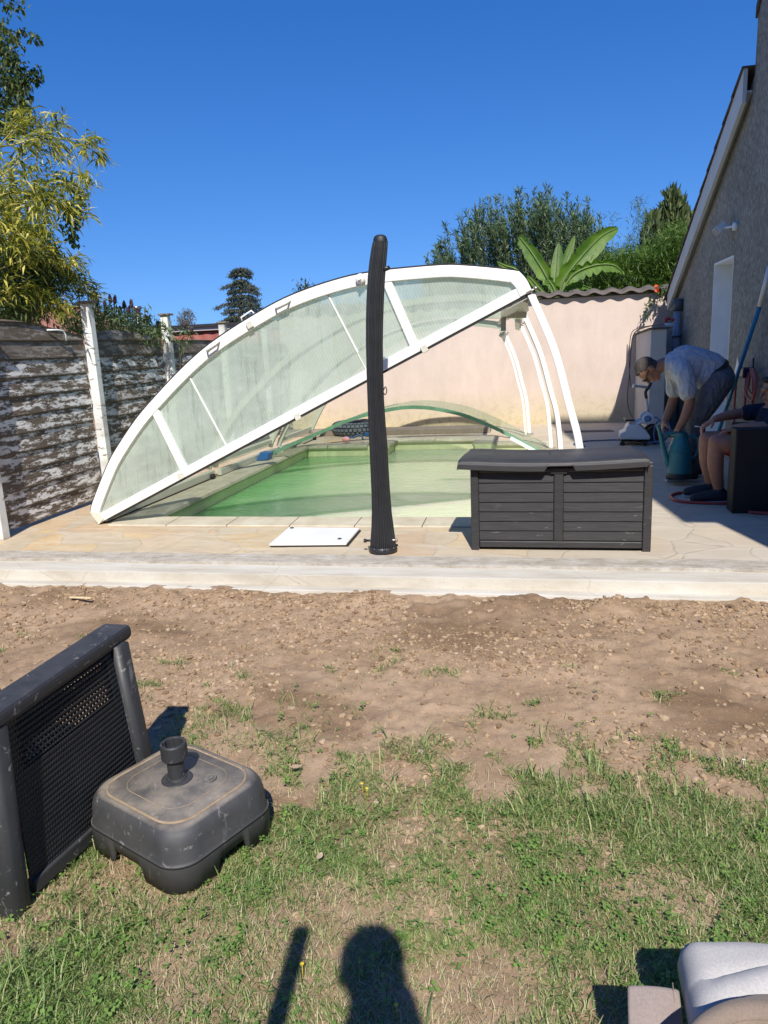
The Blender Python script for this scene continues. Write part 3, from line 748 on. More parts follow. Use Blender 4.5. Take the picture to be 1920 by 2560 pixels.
# added house, unseen behind the viewpoint, blocks sky light to deepen the shade
mh = empty('sky_blocker_house', (0, -8, -.18), 'plain unseen house added behind the lawn and photographer to block sky light', 'house')
m = MB(); m.box((-9, -12.0, -0.3), (9, -4.6, 4.3)); m.build('wall', 'housewall', mh)
m = MB(); m.add([(-9.4, -4.2, 4.18), (9.4, -4.2, 4.18), (9.4, -8.3, 6.3), (-9.4, -8.3, 6.3), (-9.4, -12.4, 4.18), (9.4, -12.4, 4.18)], [(0, 1, 2, 3), (3, 2, 5, 4)]); m.build('roof', 'tile_dark', mh, solid=.12)
for x_ in (-5.5, -1.5, 3.5):
    m = MB(); m.box((x_, -4.6, .0), (x_ + 1.6, -4.56, 2.1)); w_ = m.build('shutter', 'pvc', mh)

# ================================================================ NEIGHBOUR BUILDINGS
M['redtile'] = simple('red_roof_tile', (0.30, 0.13, 0.085), 0.85, 0.25, 3, 0.5, 8, dirt=(0.15, 0.09, 0.07), dirt_amt=0.58)
M['redsheet'] = simple('red_corrugated', (0.27, 0.075, 0.055), 0.7, 0.15, 2)
M['greyfascia'] = simple('grey_cladding', (0.42, 0.40, 0.38), 0.7, 0.06, 1)
M['steel'] = simple('flue_steel', (0.30, 0.31, 0.33), 0.3, 0.1, 4, metal=0.8)
nb = empty('neighbour_house', (-8.6, 15, 0), 'red tiled house with a steel flue behind the fence and bamboo', 'house')
m = MB()
a = at(120, 745, Y=15.0); b = at(228, 762, Y=17.9); c_ = at(390, 850, Y=15.0)
m.box((a.x - 6, 15.4, 0), (c_.x - .2, 17.5, 1.45)); m.build('wall', 'white_render', nb)
m = MB()
rz = b.z; ez = 1.55
def roofq(u, v):
    # ridge runs along X then hips down towards the right
    x = (a.x - 8) + (b.x - a.x + 8) * u; return (x + (c_.x - b.x) * (1 - v) * u, 14.9 + 3.0 * v, ez + (rz - ez) * v + 0.02 * math.sin(x * 2 * PI / .22))
m.grid(roofq, 180, 3)
rf = m.build('roof', 'redtile', nb)
m = MB(); fp = at(346, 805, Y=15.8); ft = at(346, 770, Y=15.8); m.tube([(fp.x, 15.8, 1.4), (fp.x, 15.8, ft.z - .02)], 0.075, 14); m.tube([(fp.x, 15.8, ft.z - .02), (fp.x, 15.8, ft.z + .04)], 0.105, 14)
m.build('flue', 'steel', nb)
ob = empty('outbuilding', (-8, 20, 0), 'flat roofed outbuilding with grey fascia and red corrugated wall beyond the fence', 'outbuilding')
Yo = 20.0; a = at(375, 822, Y=Yo); b = at(640, 812, Y=Yo)
m = MB(); m.box((a.x - 1.5, Yo, 0), (b.x + 3, Yo + 5, a.z - 0.33)); m.build('corrugated_wall', 'redsheet', ob)
def cor(u, v):
    x = (a.x - 1.6) + (b.x + 3 - a.x + 1.6) * u
    return (x, Yo - 0.5 - 0.05 + 0.45 * v, 1.0 + (a.z - 1.14) * v + 0.03 * math.sin(x * 2 * PI / 0.35))
m = MB(); m.grid(cor, 240, 1); m.build('red_roof_sheet', 'redsheet', ob)
m = MB(); m.box((a.x - 1.7, Yo - 0.25, a.z - 0.135), (b.x + 3.1, Yo + 5.2, a.z - 0.03)); m.build('fascia', 'greyfascia', ob)
m = MB(); m.box((a.x - 1.8, Yo - 0.33, a.z - 0.029), (b.x + 3.2, Yo + 5.3, a.z + 0.04)); m.build('roof_edge', 'black_rubber', ob)
#@@POOL
# ================================================================ POOL ENCLOSURE
Y0 = 5.24
outer_px = [(226, 1279), (231, 1256), (266, 1167), (293, 1117), (340, 1047), (386, 993), (444, 931), (502, 877), (559, 835), (617, 798), (690, 756), (751, 729), (811, 708), (871, 691), (919, 682), (974, 674), (1100, 663), (1163, 664), (1242, 671), (1297, 678)]
corner_px = [(1297, 678), (1316, 699), (1330, 727)]
outer = [at(x, y, Y=Y0) for x, y in outer_px]
corner = [at(x, y, Y=Y0) for x, y in corner_px]
foot = at(245, 1312, Y=Y0); foot.z = 0.004
B = at(1327, 731, Y=Y0)
leg = [at(x, y, Y=Y0) for x, y in ((1336, 730), (1395, 870), (1430, 1000), (1459, 1120))] + [Vector((0.372, Y0, 0.0))]
chord_d = (B - foot).normalized()
PERP = Vector((-chord_d.z, 0, chord_d.x))
ANG = math.atan2(chord_d.z, chord_d.x)
M['poly_front'] = m_poly('twinwall_gable', (0.76, 0.82, 0.73), 15.0, ANG, 0.72, 0.84)
M['poly_dome'] = m_poly('twinwall_dome', (0.55, 0.68, 0.55), 9.0, 0, 0.42, 0.50, 'Y')
M['poly_clear'] = m_poly('clear_arched_sheet', (0.62, 0.64, 0.55), 6.0, 0, 0.42, 0.50, 'Y')
M['poly_edge'] = simple('green_sheet_edge', (0.16, 0.30, 0.20), 0.3, 0.15, 6)

def offs(pts, d):
    """offset a polyline (in an XZ plane) inward by d"""
    out = []
    for i, p in enumerate(pts):
        t = (pts[min(i + 1, len(pts) - 1)] - pts[max(i - 1, 0)]).normalized()
        out.append(p + Vector((t.z, 0, -t.x)) * d)
    return out
def band(m, A, Bp, y0, y1):
    """closed strip between polylines A (outer) and Bp (inner), from y0 to y1"""
    n = len(A); vs = []
    for p, q in zip(A, Bp): vs += [(p.x, y0, p.z), (q.x, y0, q.z), (q.x, y1, q.z), (p.x, y1, p.z)]
    fs = []
    for i in range(n - 1):
        for j in range(4): fs.append((i * 4 + j, i * 4 + (j + 1) % 4, i * 4 + 4 + (j + 1) % 4, i * 4 + 4 + j))
    fs += [(3, 2, 1, 0), tuple(n * 4 - 4 + j for j in range(4))]
    m.add(vs, fs)
en = empty('pool_enclosure_module', (-1.55, Y0, 0), 'largest front module of the white framed pool enclosure with a moon shaped gable', 'pool enclosure', 'telescopic pool enclosure modules')
arc = spline(outer, 3); cor = spline(corner, 4)
full = arc + cor[1:]
m = MB(); band(m, arc, offs(arc, 0.078), Y0, Y0 + 0.06); af = m.build('arch_frame', 'white_alu', en, bevel=0.004)
m = MB(); cc = [c for c in cor]; inn = offs(cor, 0.085); band(m, [c + Vector((0, 0, .002)) for c in cc], inn, Y0 - 0.004, Y0 + 0.064); m.build('corner_bracket', 'white_alu', en, bevel=0.003)
# foot bracket
m = MB(); f0 = outer[0]; m.add([(f0.x - .004, Y0 - .006, f0.z), (f0.x + .075, Y0 - .006, f0.z - .01), (foot.x + .06, Y0 - .006, 0.05), (foot.x + .01, Y0 - .006, 0.004), (f0.x - .004, Y0 + .065, f0.z), (f0.x + .075, Y0 + .065, f0.z - .01), (foot.x + .06, Y0 + .065, 0.05), (foot.x + .01, Y0 + .065, 0.004)], [(3, 2, 1, 0), (4, 5, 6, 7), (0, 1, 5, 4), (1, 2, 6, 5), (2, 3, 7, 6), (3, 0, 4, 7)]); m.build('foot_bracket', 'cream_alu', en)
m = MB(); band(m, [c + Vector((0, 0, .008)) for c in offs(arc, -0.002)], offs(arc, 0.001), Y0 + 0.002, Y0 + 0.05); m.build('seal', 'black_rubber', en)
# chord (lower rail of the gable)
m = MB(); c0 = foot + PERP * 0.036 + chord_d * 0.03; c1 = B + PERP * 0.036 - chord_d * 0.02
m.bar(c0 + Vector((0, .03, 0)), c1 + Vector((0, .03, 0)), 0.058, 0.066, PERP); m.build('lower_rail', 'white_alu', en, bevel=0.004)
m = MB(); m.bar(foot + chord_d * .1 - PERP * 0.004 + Vector((0, .035, 0)), B - PERP * 0.004 + Vector((0, .035, 0)), 0.05, 0.014, PERP); m.build('rubber_strip', 'black_rubber', en)
def inner_hit(px, py):   # point on the gable plane
    return at(px, py, Y=Y0)
for (t0, t1, w) in (((386, 1028), (466, 1190), 0.062), ((965, 700), (1040, 874), 0.062)):
    m = MB(); m.bar(inner_hit(*t0) + Vector((0, .03, 0)), inner_hit(*t1) + Vector((0, .03, 0)), 0.05, w, chord_d); m.build('mullion', 'white_alu', en, bevel=0.003)
for (t0, t1) in (((469, 941), (569, 1128)), ((817, 736), (893, 882))):
    m = MB(); m.bar(inner_hit(*t0) + Vector((0, .03, 0)), inner_hit(*t1) + Vector((0, .03, 0)), 0.012, 0.012, chord_d); m.build('joint_strip', 'white_alu', en)
m = MB(); m.bar(inner_hit(886, 872) + Vector((0, .03, 0)), inner_hit(945, 985) + Vector((0, .03, 0)), 0.008, 0.006, chord_d); m.build('joint_strip', 'white_alu', en)
# gable glazing: fan between inner arc and chord
ia = offs(arc, 0.05) + [offs(cor, 0.05)[-1]]
m = MB(); n = len(ia); vs = []
for i, p in enumerate(ia):
    q = foot + chord_d * max(0.02, (p - foot).dot(chord_d)) + PERP * 0.03
    vs += [(p.x, Y0 + .032, p.z), (q.x, Y0 + .032, q.z)]
m.add(vs, [(2 * i, 2 * i + 1, 2 * i + 3, 2 * i + 2) for i in range(n - 1)]); m.build('gable_glazing', 'poly_front', en)
# handles, knob, clips
def handle(c, d, up, s=0.05):
    h = MB(); c = Vector(c); a = c - d * s; b = c + d * s
    h.tube([a, a + up * 0.035 + d * .008, b + up * 0.035 - d * .008, b], 0.0075, 8); return h
for (px, py, sc_) in ((533, 864, 1), (707, 760, 1)):
    p = at(px, py, Y=Y0 - .004); dd_ = Vector((0.86, 0, 0.5)) if px < 600 else Vector((0.93, 0, 0.37))
    hm = MB(); hm.bar(p - dd_ * .055, p + dd_ * .055, .02, .016); hm.tube([p - dd_ * .06, p - dd_ * .045 + Vector((0, -.04, -.012)), p + dd_ * .045 + Vector((0, -.04, -.012)), p + dd_ * .06], .008, 8); hm.build('handle', 'white_alu', en)
p = at(622, 796, Y=Y0 + .03); handle(p + Vector((0, 0, 0)), Vector((0.89, 0, 0.46)), Vector((-.46, 0, .89)), .055).build('handle', 'white_alu', en)
for (px, py) in ((624, 812), (452, 1190), (744, 1042), (1061, 872)):
    m = MB(); p = at(px, py, Y=Y0 - .012); rr = Matrix.Rotation(-ANG, 3, 'Y')
    m.box((-.022, -.012, -.024), (.022, .012, .024), rr, p); k_ = m.build('clip', 'cream_alu', en, bevel=.003)
    s_ = MB(); s_.lathe([(0.0001, -.002), (.004, -.002), (.004, .0)], p + Vector((-.008, -.013, .012)), 8, Matrix.Rotation(PI / 2, 3, 'X')); s_.lathe([(0.0001, -.002), (.004, -.002), (.004, .0)], p + Vector((.008, -.013, .014)), 8, Matrix.Rotation(PI / 2, 3, 'X')); s_.build('rivet', 'metal', k_)
m = MB(); p = at(901, 697, Y=Y0 - .02); m.ball(p, 0.036, 10, (1, .7, 1)); m.tube([p, p + Vector((0, -.05, -.005))], [.016, .008], 10); m.build('knob', 'white_alu', en)

# side leg ribs (bare on the right) and dome ribs
def xf(p, s, sz, cx_=-3.49, cxx=-3.49, y=None):
    return Vector((cxx + (p.x - cx_) * s, y, p.z * sz))
def rib(par, y, sx, sz, x0, w=0.05, d=0.05, name='arch_rib', whole=True, mat='cream_alu'):
    P_ = [xf(p, sx, sz, -3.49, x0, y) for p in full]
    m = MB(); band(m, P_, offs(P_, w), y - d / 2, y + d / 2); m.build(name, mat, par, bevel=0.003)
def legrib(par, y, sx, sz, x0, w=0.045, d=0.03):
    P_ = spline([xf(p, sx, sz, -3.49, x0, y) for p in leg], 5)
    m = MB(); band(m, P_, offs(P_, w), y - d / 2, y + d / 2); o = m.build('leg_rib', 'white_alu', par, bevel=0.003)
    t = P_[0]; h = MB(); h.tube([t + Vector((-.05, -.02, -.005)), t + Vector((.005, -.03, .02))], .009, 8); h.tube([t + Vector((.0, -.03, .016)), t + Vector((.016, -.03, .03))], .013, 8); h.build('hinge_pin', 'metal', o)
    f_ = P_[-1]; h = MB(); h.box((f_.x - .06, y - .03, 0.0), (f_.x + .03, y + .03, .03)); h.build('foot_plate', 'metal', o)
legrib(en, Y0 + 0.02, 1, 1, -3.49, 0.050)
def skin_(par, ya, yb, sa, sb, mat='poly_dome', n0=0):
    P_ = full[n0:]
    m = MB()
    A = [xf(p, sa[0], sa[1], -3.49, sa[2], ya) for p in P_]; Bq = [xf(p, sb[0], sb[1], -3.49, sb[2], yb) for p in P_]
    vs = [v for pr in zip(A, Bq) for v in pr]
    m.add(vs, [(2 * i, 2 * i + 2, 2 * i + 3, 2 * i + 1) for i in range(len(P_) - 1)], True); return m.build('dome_sheet', mat, par)
S1 = (1.0, 1.0, -3.49); S1b = (0.971, 0.965, -3.47); S2 = (0.953, 0.95, -3.43); S2b = (0.928, 0.918, -3.38); S3 = (0.85, 0.875, -3.31); S3b = (0.835, 0.865, -3.29)
def rail(par, ya, yb, sa, sb):
    f = xf(foot, sa[0], sa[1], -3.49, sa[2], ya); g = xf(foot, sb[0], sb[1], -3.49, sb[2], yb)
    m = MB(); m.bar((f.x + .02, ya, 0.045), (g.x + .02, yb, 0.045), 0.05, 0.07); m.bar((f.x + .0, ya, 0.17), (g.x + .0, yb, 0.17), 0.035, 0.05); o = m.build('base_rail', 'cream_alu', par, bevel=.003)
    m = MB(); m.bar((f.x + .02, ya, 0.007), (g.x + .02, yb, 0.007), 0.06, 0.008); m.build('rubber_seal', 'black_rubber', o)
    b0 = xf(B, sa[0], sa[1], -3.49, sa[2], ya); b1 = xf(B, sb[0], sb[1], -3.49, sb[2], yb)
    m = MB(); m.bar(b0 + Vector((-.03, .05, -.02)), b1 + Vector((-.03, 0, -.02)), 0.05, 0.075, Vector((.4, 0, .9))); m.build('side_rail', 'cream_alu', par, bevel=.003)
    # wheels
    for yy in (yb - .12,):
        m = MB(); m.tube([(g.x + .05, yy, .03), (g.x + .085, yy, .03)], .03, 14); m.build('wheel', 'black_rubber', par)
skin_(en, Y0 + .05, 7.38, S1, S1b); rail(en, Y0 + .065, 7.40, S1, S1b)
rib(en, 7.38, *S1b[:2], S1b[2], 0.06, 0.05); legrib(en, 7.40, *S1b[:2], S1b[2], 0.045)
# gusset plates and bracket under the high shoulder
m = MB(); b = B + Vector((-.05, .1, -.06)); m.add([B + Vector((-.02, .02, -.03)), B + Vector((-.03, 1.6, -.05)), B + Vector((-.30, 1.6, -.16)), B + Vector((-.17, .02, -.10))], [(0, 1, 2, 3)]); m.build('gusset_panel', 'cream_alu', en, solid=.008)
for yy in (6.3,):
    m = MB(); q = B + Vector((-.10, yy - Y0, -.09)); m.bar(q + Vector((-.5, 0, .0)), q + Vector((.06, 0, -.02)), .04, .05); m.build('cross_bar', 'cream_alu', en, bevel=.003)
m = MB(); q = B + Vector((-.22, .9, -.12)); m.box((q.x - .02, q.y - .02, q.z - .11), (q.x + .02, q.y + .02, q.z + .06)); m.build('latch_post', 'metal', en)

e2 = empty('pool_enclosure_module', (-1.55, 8.3, 0), 'middle module of the pool enclosure directly behind the large front arch', 'pool enclosure', 'telescopic pool enclosure modules')
skin_(e2, 7.47, 9.10, S2, S2b); rail(e2, 7.47, 9.12, S2, S2b)
rib(e2, 7.48, *S2[:2], S2[2], 0.05, 0.05); rib(e2, 9.10, *S2b[:2], S2b[2], 0.05, 0.05)
legrib(e2, 7.50, *S2[:2], S2[2], 0.022); legrib(e2, 9.10, *S2b[:2], S2b[2], 0.042)
e3 = empty('pool_enclosure_module', (-1.7, 10.4, 0), 'smallest rear module of the pool enclosure nearest the pink wall', 'pool enclosure', 'telescopic pool enclosure modules')
skin_(e3, 9.2, 10.60, S3, S3b); rail(e3, 9.2, 10.62, S3, S3b)
rib(e3, 9.22, *S3[:2], S3[2], 0.05, 0.05); rib(e3, 10.58, *S3b[:2], S3b[2], 0.05, 0.05)
legrib(e3, 10.40, 0.826, 0.862, S3[2], 0.03); legrib(e3, 10.60, *S3b[:2], S3b[2], 0.045)

# arched loose sheet lying across the pool
sh = empty('arched_panel', (-1.55, 8.7, 0), 'loose clear polycarbonate panel with green edge bowed low across the far end of the pool', 'panel')
YA, YB = 8.70, 9.65
apx = [(657, 1157), (720, 1113), (800, 1079), (860, 1053), (920, 1034), (1000, 1018), (1060, 1017), (1110, 1024), (1150, 1033), (1200, 1051), (1257, 1077), (1300, 1099), (1340, 1121)]
A = [at(x, y, Y=YA) for x, y in apx]; A[0].z = 0.015; A.append(Vector((0.13, YA, 0.012)))
A = spline(A, 4); Bq = [Vector((p.x * 1.0 + 0.0, YB, p.z)) for p in A]
m = MB(); vs = [v for pr in zip(A, Bq) for v in pr]; m.add(vs, [(2 * i, 2 * i + 2, 2 * i + 3, 2 * i + 1) for i in range(len(A) - 1)], True); m.build('clear_sheet', 'poly_clear', sh)
m = MB(); band(m, [p + Vector((0, 0, .012)) for p in A], offs(A, 0.030), YA - .012, YA + .012); m.build('green_edge', 'poly_edge', sh)
k0 = int(len(A) * .80)
m = MB(); band(m, offs(A, .012)[k0:], offs(A, .05)[k0:], YA - .03, YA - .013); m.build('edge_strip', 'white_alu', sh)
m = MB(); k1 = int(len(A) * .36); band(m, [p + Vector((0, 0, .004)) for p in Bq[:k1]], [p.lerp(q_, 1 - .8 * i / k1) for i, (p, q_) in enumerate(zip(Bq[:k1], offs(Bq, .045)[:k1]))], YB - .02, YB + .02); m.build('edge_strip', 'cream_alu', sh)
m = MB(); m.bar((A[0].x + .01, YA, .03), (Bq[0].x + .01, YB, .03), .05, .05); m.build('foot_rail', 'cream_alu', sh)
for q in (Bq[0], A[0]):
    m = MB(); m.tube([(q.x + .03, q.y - .05, .032), (q.x + .075, q.y - .05, .032)], .032, 14); w_ = m.build('roller', 'black_rubber', sh)
    m = MB(); m.tube([(q.x + .076, q.y - .05, .032), (q.x + .085, q.y - .05, .032)], .014, 10); m.build('hub', 'metal', w_)

# ================================================================ SOLAR SHOWER COLUMN
sw = empty('solar_shower', (-0.96, 4.55, 0), 'tall curved black ribbed solar shower column standing on the poolside paving', 'solar shower')
YS = 4.55
prof = [(1378, 927, 990), (1350, 928, 987), (1320, 930, 983), (1280, 931, 978), (1230, 930, 974), (1175, 927.5, 970.5), (1120, 925, 968), (1060, 922, 963), (1000, 920, 959), (930, 917.5, 957), (860, 916, 956), (800, 916, 957), (745, 917.5, 959), (690, 920.5, 962), (650, 925, 965.5), (620, 929.5, 968), (604, 933, 968.5)]
rings = []
for py, l, r in prof:
    a = at(l, py, Y=YS); b = at(r, py, Y=YS); rings.append(((a + b) / 2, (b - a).length / 2))
m = MB(); NS = 76; vs = []
tops = []
for i, (c, rr) in enumerate(rings):
    for k in range(NS):
        a = 2 * PI * k / NS
        rib_ = 1 + 0.05 * (1 if (k % 4) < 2 else -1)
        vs.append((c.x + math.cos(a) * rr * rib_, c.y + math.sin(a) * rr * 0.85 * rib_, c.z))
nr = len(rings)
m.add(vs, [(i * NS + k, i * NS + (k + 1) % NS, (i + 1) * NS + (k + 1) % NS, (i + 1) * NS + k) for i in range(nr - 1) for k in range(NS)], False)
M['shower'] = simple('black_ribbed_plastic', (0.015, 0.016, 0.018), 0.55, 0.25, 14, dirt=(0.10, 0.10, 0.10), dirt_amt=0.74)
m.build('column_body', 'shower', sw)
c, rr = rings[-1]
m = MB(); m.add([(c.x + math.cos(2 * PI * k / 32) * rr * s_, c.y + math.sin(2 * PI * k / 32) * rr * .85 * s_, c.z + z_) for (s_, z_) in ((1.0, -.004), (.97, .014), (.8, .03), (.45, .038)) for k in range(32)],
      [(i * 32 + k, i * 32 + (k + 1) % 32, (i + 1) * 32 + (k + 1) % 32, (i + 1) * 32 + k) for i in range(3) for k in range(32)] + [tuple(96 + k for k in range(32))], True)
m.build('top_cap', 'shower', sw)
m = MB(); p = at(962, 673, Y=YS); m.tube([p + Vector((-.02, 0, 0)), p + Vector((.03, -.02, .004))], [.02, .012], 12); m.build('shower_head', 'black', sw)
m = MB(); c0, r0 = rings[0]
m.lathe([(r0 * 1.0, .04), (r0 * 1.06, .035), (r0 * 1.1, .02), (r0 * 1.1, 0.0), (0.001, 0.0)], (c0.x, YS, 0.001), 40); br = m.build('base_ring', 'black', sw)
for k in range(8):
    a = k * PI / 4 + .3; m = MB(); m.lathe([(.001, .012), (.008, .012), (.009, 0)], (c0.x + math.cos(a) * r0 * 1.06, YS + math.sin(a) * r0 * 1.06, .03), 8); m.build('bolt', 'black', br)
m = MB(); p = at(922, 1351, Y=YS - .02); m.tube([p + Vector((.03, 0, 0)), p + Vector((-.015, -.005, 0))], .008, 8); m.tube([p + Vector((-.015, -.005, 0)), p + Vector((-.032, -.007, 0))], .013, 10); m.build('tap', 'black', sw)
m = MB(); p = at(986, 1350, Y=YS - .02); m.tube([p + Vector((-.03, 0, 0)), p + Vector((.012, -.005, 0))], .008, 8); m.tube([p + Vector((.012, -.005, 0)), p + Vector((.02, -.006, 0))], .012, 10); m.build('tap', 'metal', sw)
m = MB(); p = at(959, 975, Y=YS); m.tube(spline([p, p + Vector((.015, -.01, .02)), p + Vector((.022, -.01, -.005)), p + Vector((.012, -.01, -.028)), p + Vector((0, 0, -.02))], 4), .003, 6); m.build('hook', 'black', sw)

# ================================================================ SKIMMER LID
sk = empty('skimmer_lid', (-1.56, 4.95, 0), 'white rectangular plastic skimmer lid lying ajar on the poolside paving', 'lid')
q = [at(672, 1359, Z=.03), at(866, 1357, Z=.03), at(899, 1319, Z=.03), at(722, 1317, Z=.03)]
m = MB(); vs = [(v.x, v.y, .012) for v in q] + [(v.x, v.y, .03) for v in q]
m.add(vs, [(3, 2, 1, 0), (4, 5, 6, 7), (0, 1, 5, 4), (1, 2, 6, 5), (2, 3, 7, 6), (3, 0, 4, 7)])
M['lidwhite'] = simple('white_lid_plastic', (0.74, 0.73, 0.71), 0.45, 0.04, 5, dirt=(0.5, 0.48, 0.44), dirt_amt=.7)
m.build('cover_plate', 'lidwhite', sk, bevel=0.008)
m = MB(); vs = [(v.x + .008, v.y + .012, .0) for v in q] + [(v.x + .004, v.y + .008, .0115) for v in q]; m.add(vs, [(3, 2, 1, 0), (4, 5, 6, 7), (0, 1, 5, 4), (1, 2, 6, 5), (2, 3, 7, 6), (3, 0, 4, 7)]); m.build('rim', 'black_rubber', sk)
for px, py in ((730, 1320), (849, 1347)):
    p = at(px, py, Z=.031); m = MB(); m.lathe([(.001, .004), (.013, .004), (.015, 0)], p, 14); m.build('screw', 'black', sk)
#@@OBJ
# ================================================================ STORAGE BOX
def m_boxplastic():
    t = NT('woodgrain_plastic'); v = t.obj((1, 1, 14))
    f = t.noise(v, 9, 6, 0.7)
    c = t.ramp(f, [(0.3, (0.024, 0.023, 0.024)), (0.7, (0.046, 0.044, 0.045))])
    sx = t.new('SeparateXYZ'); t.link(t.obj(), sx.inputs[0])
    low = t.new('MapRange'); low.inputs[1].default_value = 0.32; low.inputs[2].default_value = 0.02; t.link(sx.outputs[2], low.inputs[0])
    sc = t.ramp(t.noise(t.obj((1.0, 1, 3.5), (0, .35, 0)), 7, 4, .5, 1.2), [(0.66, 0.0), (0.72, 0.5)])
    c = t.mix(t.math('MULTIPLY', sc, low.outputs[0]), c, (0.42, 0.39, 0.35))
    t.set(c, 0.5, spec=0.45); t.bump(f, 0.25, 0.004); return t.m
M['boxpl'] = m_boxplastic()
M['boxdark'] = simple('recess_plastic', (0.012, 0.012, 0.012), 0.6, 0.1)
BX0, BX1 = -0.405, 0.690; BYF = 4.61; BYB = 5.13; BH = 0.548
sb = empty('storage_box', (0.14, 4.87, 0), 'dark charcoal plank effect garden storage box with a sagging lid', 'storage box')
m = MB(); m.box((BX0 + .01, BYF + .012, .03), (BX1 - .01, BYB, BH - .02)); m.build('body', 'boxdark', sb)
m = MB(); wl = 0.05
def post(x0, x1): m.box((x0, BYF - .006, .0), (x1, BYF + .05, BH - .01))
post(BX0, BX0 + wl); post(BX1 - wl, BX1)
m.box((BX0 + wl + .002, BYF - .004, .02), (BX1 - wl - .002, BYF + .03, .062)); m.box((BX0 + wl + .002, BYF - .002, BH - .045), (BX1 - wl - .002, BYF + .03, BH - .02))
xc = (BX0 + BX1) / 2 - .005
m.box((xc - .028, BYF - .005, .064), (xc + .028, BYF + .03, BH - .047)); m.build('front_frame', 'boxpl', sb, bevel=.006)
for (xa, xb) in ((BX0 + wl + .003, xc - .031), (xc + .031, BX1 - wl - .003)):
    m = MB(); npk = 7; h0 = .066; hh = (BH - .05 - h0) / npk
    for k in range(npk):
        z0 = h0 + k * hh; vs = [(xa, BYF + .004, z0 + .002), (xb, BYF + .004, z0 + .002), (xb, BYF + .012, z0 + hh - .003), (xa, BYF + .012, z0 + hh - .003)]
        vs += [(x, BYF + .03, z) for x, _, z in vs]
        m.add(vs, [(0, 1, 2, 3), (0, 4, 5, 1), (1, 5, 6, 2), (2, 6, 7, 3), (3, 7, 4, 0)])
    m.build('slatted_panel', 'boxpl', sb)
for (x0, x1, nm) in ((BX0 - .004, BX0 + .03, 'side_panel'), (BX1 - .03, BX1 + .004, 'side_panel')):
    m = MB(); m.box((x0, BYF + .045, .0), (x1, BYF + .085, BH)); m.box((x0, BYB - .05, 0), (x1, BYB + .01, BH)); m.box((x0 + .006, BYF + .086, .03), (x1 - .004, BYB - .051, BH - .005)); m.box((x0, BYF + .05, BH - .03), (x1, BYB, BH + .004)); m.build(nm, 'boxpl', sb, bevel=.004)
# lid: warped shell, raised at the left, dipping at the middle of the front with a notch for the hand
LX0, LX1 = -0.475, 0.655
def lidz(u, v):   # u along X, v front to back
    edge = 0.577 - 0.020 * math.sin(PI * u) + 0.004 * u
    return edge + (0.010 * math.sin(PI * min(1, v * 1.2 + .15)) if v > 0 else 0)
def lid_top(u, v):
    ins = 0.045 * (1 - math.cos(min(1, min(u, 1 - u) / 0.07) * PI / 2)) * 0
    x = LX0 + (LX1 - LX0) * u + .03 * v * (1 - 2 * u) ; y = BYF - .045 + (BYB - BYF + .07) * v
    crown = 0.007 * min(1, min(u, 1 - u) / .08) * min(1, v / .12) * min(1, (1.05 - v) / .1)
    return (x, y, lidz(u, v) + crown)
m = MB(); m.grid(lid_top, 60, 16)
NU = 60; vs = []
for i in range(NU + 1):
    u = i / NU; p = lid_top(u, 0); nt = 1 if abs(u - .545) < .075 else 0
    drop = .010 if nt else .040
    vs += [p, (p[0] - .004 * (1 if u < .5 else -1), p[1] - .010, p[2] - .012), (p[0] - .004, p[1] - .012, p[2] - drop), (p[0], p[1] + .012, p[2] - drop)]
m.add(vs, [(i * 4 + k + 1, i * 4 + k, i * 4 + 4 + k, i * 4 + 5 + k) for i in range(NU) for k in range(3)], False)
for u in (0, 1):
    vs = []
    for j in range(17):
        p = lid_top(u, j / 16); s_ = -.008 if u == 0 else .008; vs += [p, (p[0] + s_, p[1], p[2] - .048)]
    m.add(vs, [(2 * j, 2 * j + 1, 2 * j + 3, 2 * j + 2) for j in range(16)], False)
lid = m.build('lid', 'boxpl', sb, solid=.005)
m = MB()
for u in (.50, .57):
    m.tube([Vector(lid_top(u, .05)) + Vector((0, 0, .001)), Vector(lid_top(u, .5)) + Vector((0, 0, .003)), Vector(lid_top(u, .95)) + Vector((0, 0, .001))], .004, 6)
m.build('lid_rib', 'boxpl', lid)
m = MB(); m.box((xc - .05, BYF - .012, BH - .055), (xc + .05, BYF + .01, BH - .018)); m.build('latch_plate', 'boxpl', sb, bevel=.005)

# ================================================================ PARASOL BASE
def m_dusty(name, base, dust, amt=0.5):
    t = NT(name); v = t.obj(); g = t.new('NewGeometry'); s3 = t.new('SeparateXYZ'); t.link(g.outputs['Normal'], s3.inputs[0])
    f = t.noise(v, 9, 7, .7); up = t.ramp(s3.outputs[2], [(0.75, 0.08), (0.97, 0.85)])
    k = t.math('MULTIPLY', t.ramp(f, [(0.3, 0.2), (0.65, 1.0)]), up)
    c = t.mix(t.math('MULTIPLY', k, amt), base, dust)
    sp = t.ramp(t.noise(v, 34, 4, .6, .8), [(0.62, 0.0), (0.70, 0.6)])
    st = t.ramp(t.noise(t.obj((1, 1, .18)), 30, 4), [(0.63, 0.0), (0.72, 0.35)])
    c = t.mix(sp, c, (0.30, 0.28, 0.26)); c = t.mix(st, c, (0.22, 0.22, 0.22))
    t.set(c, t.ramp(f, [(0.3, 0.45), (0.7, 0.7)]), spec=0.5); t.bump(t.noise(v, 70, 3), .08, .004); return t.m
M['dusty'] = m_dusty('dusty_grey_plastic', (0.040, 0.043, 0.050), (0.34, 0.29, 0.23), .95)
M['dustyblack'] = m_dusty('scuffed_black_resin', (0.025, 0.026, 0.029), (0.10, 0.10, 0.10), .5)
M['mudline'] = simple('dried_mud', (0.30, 0.225, 0.15), .95, .2, 40)
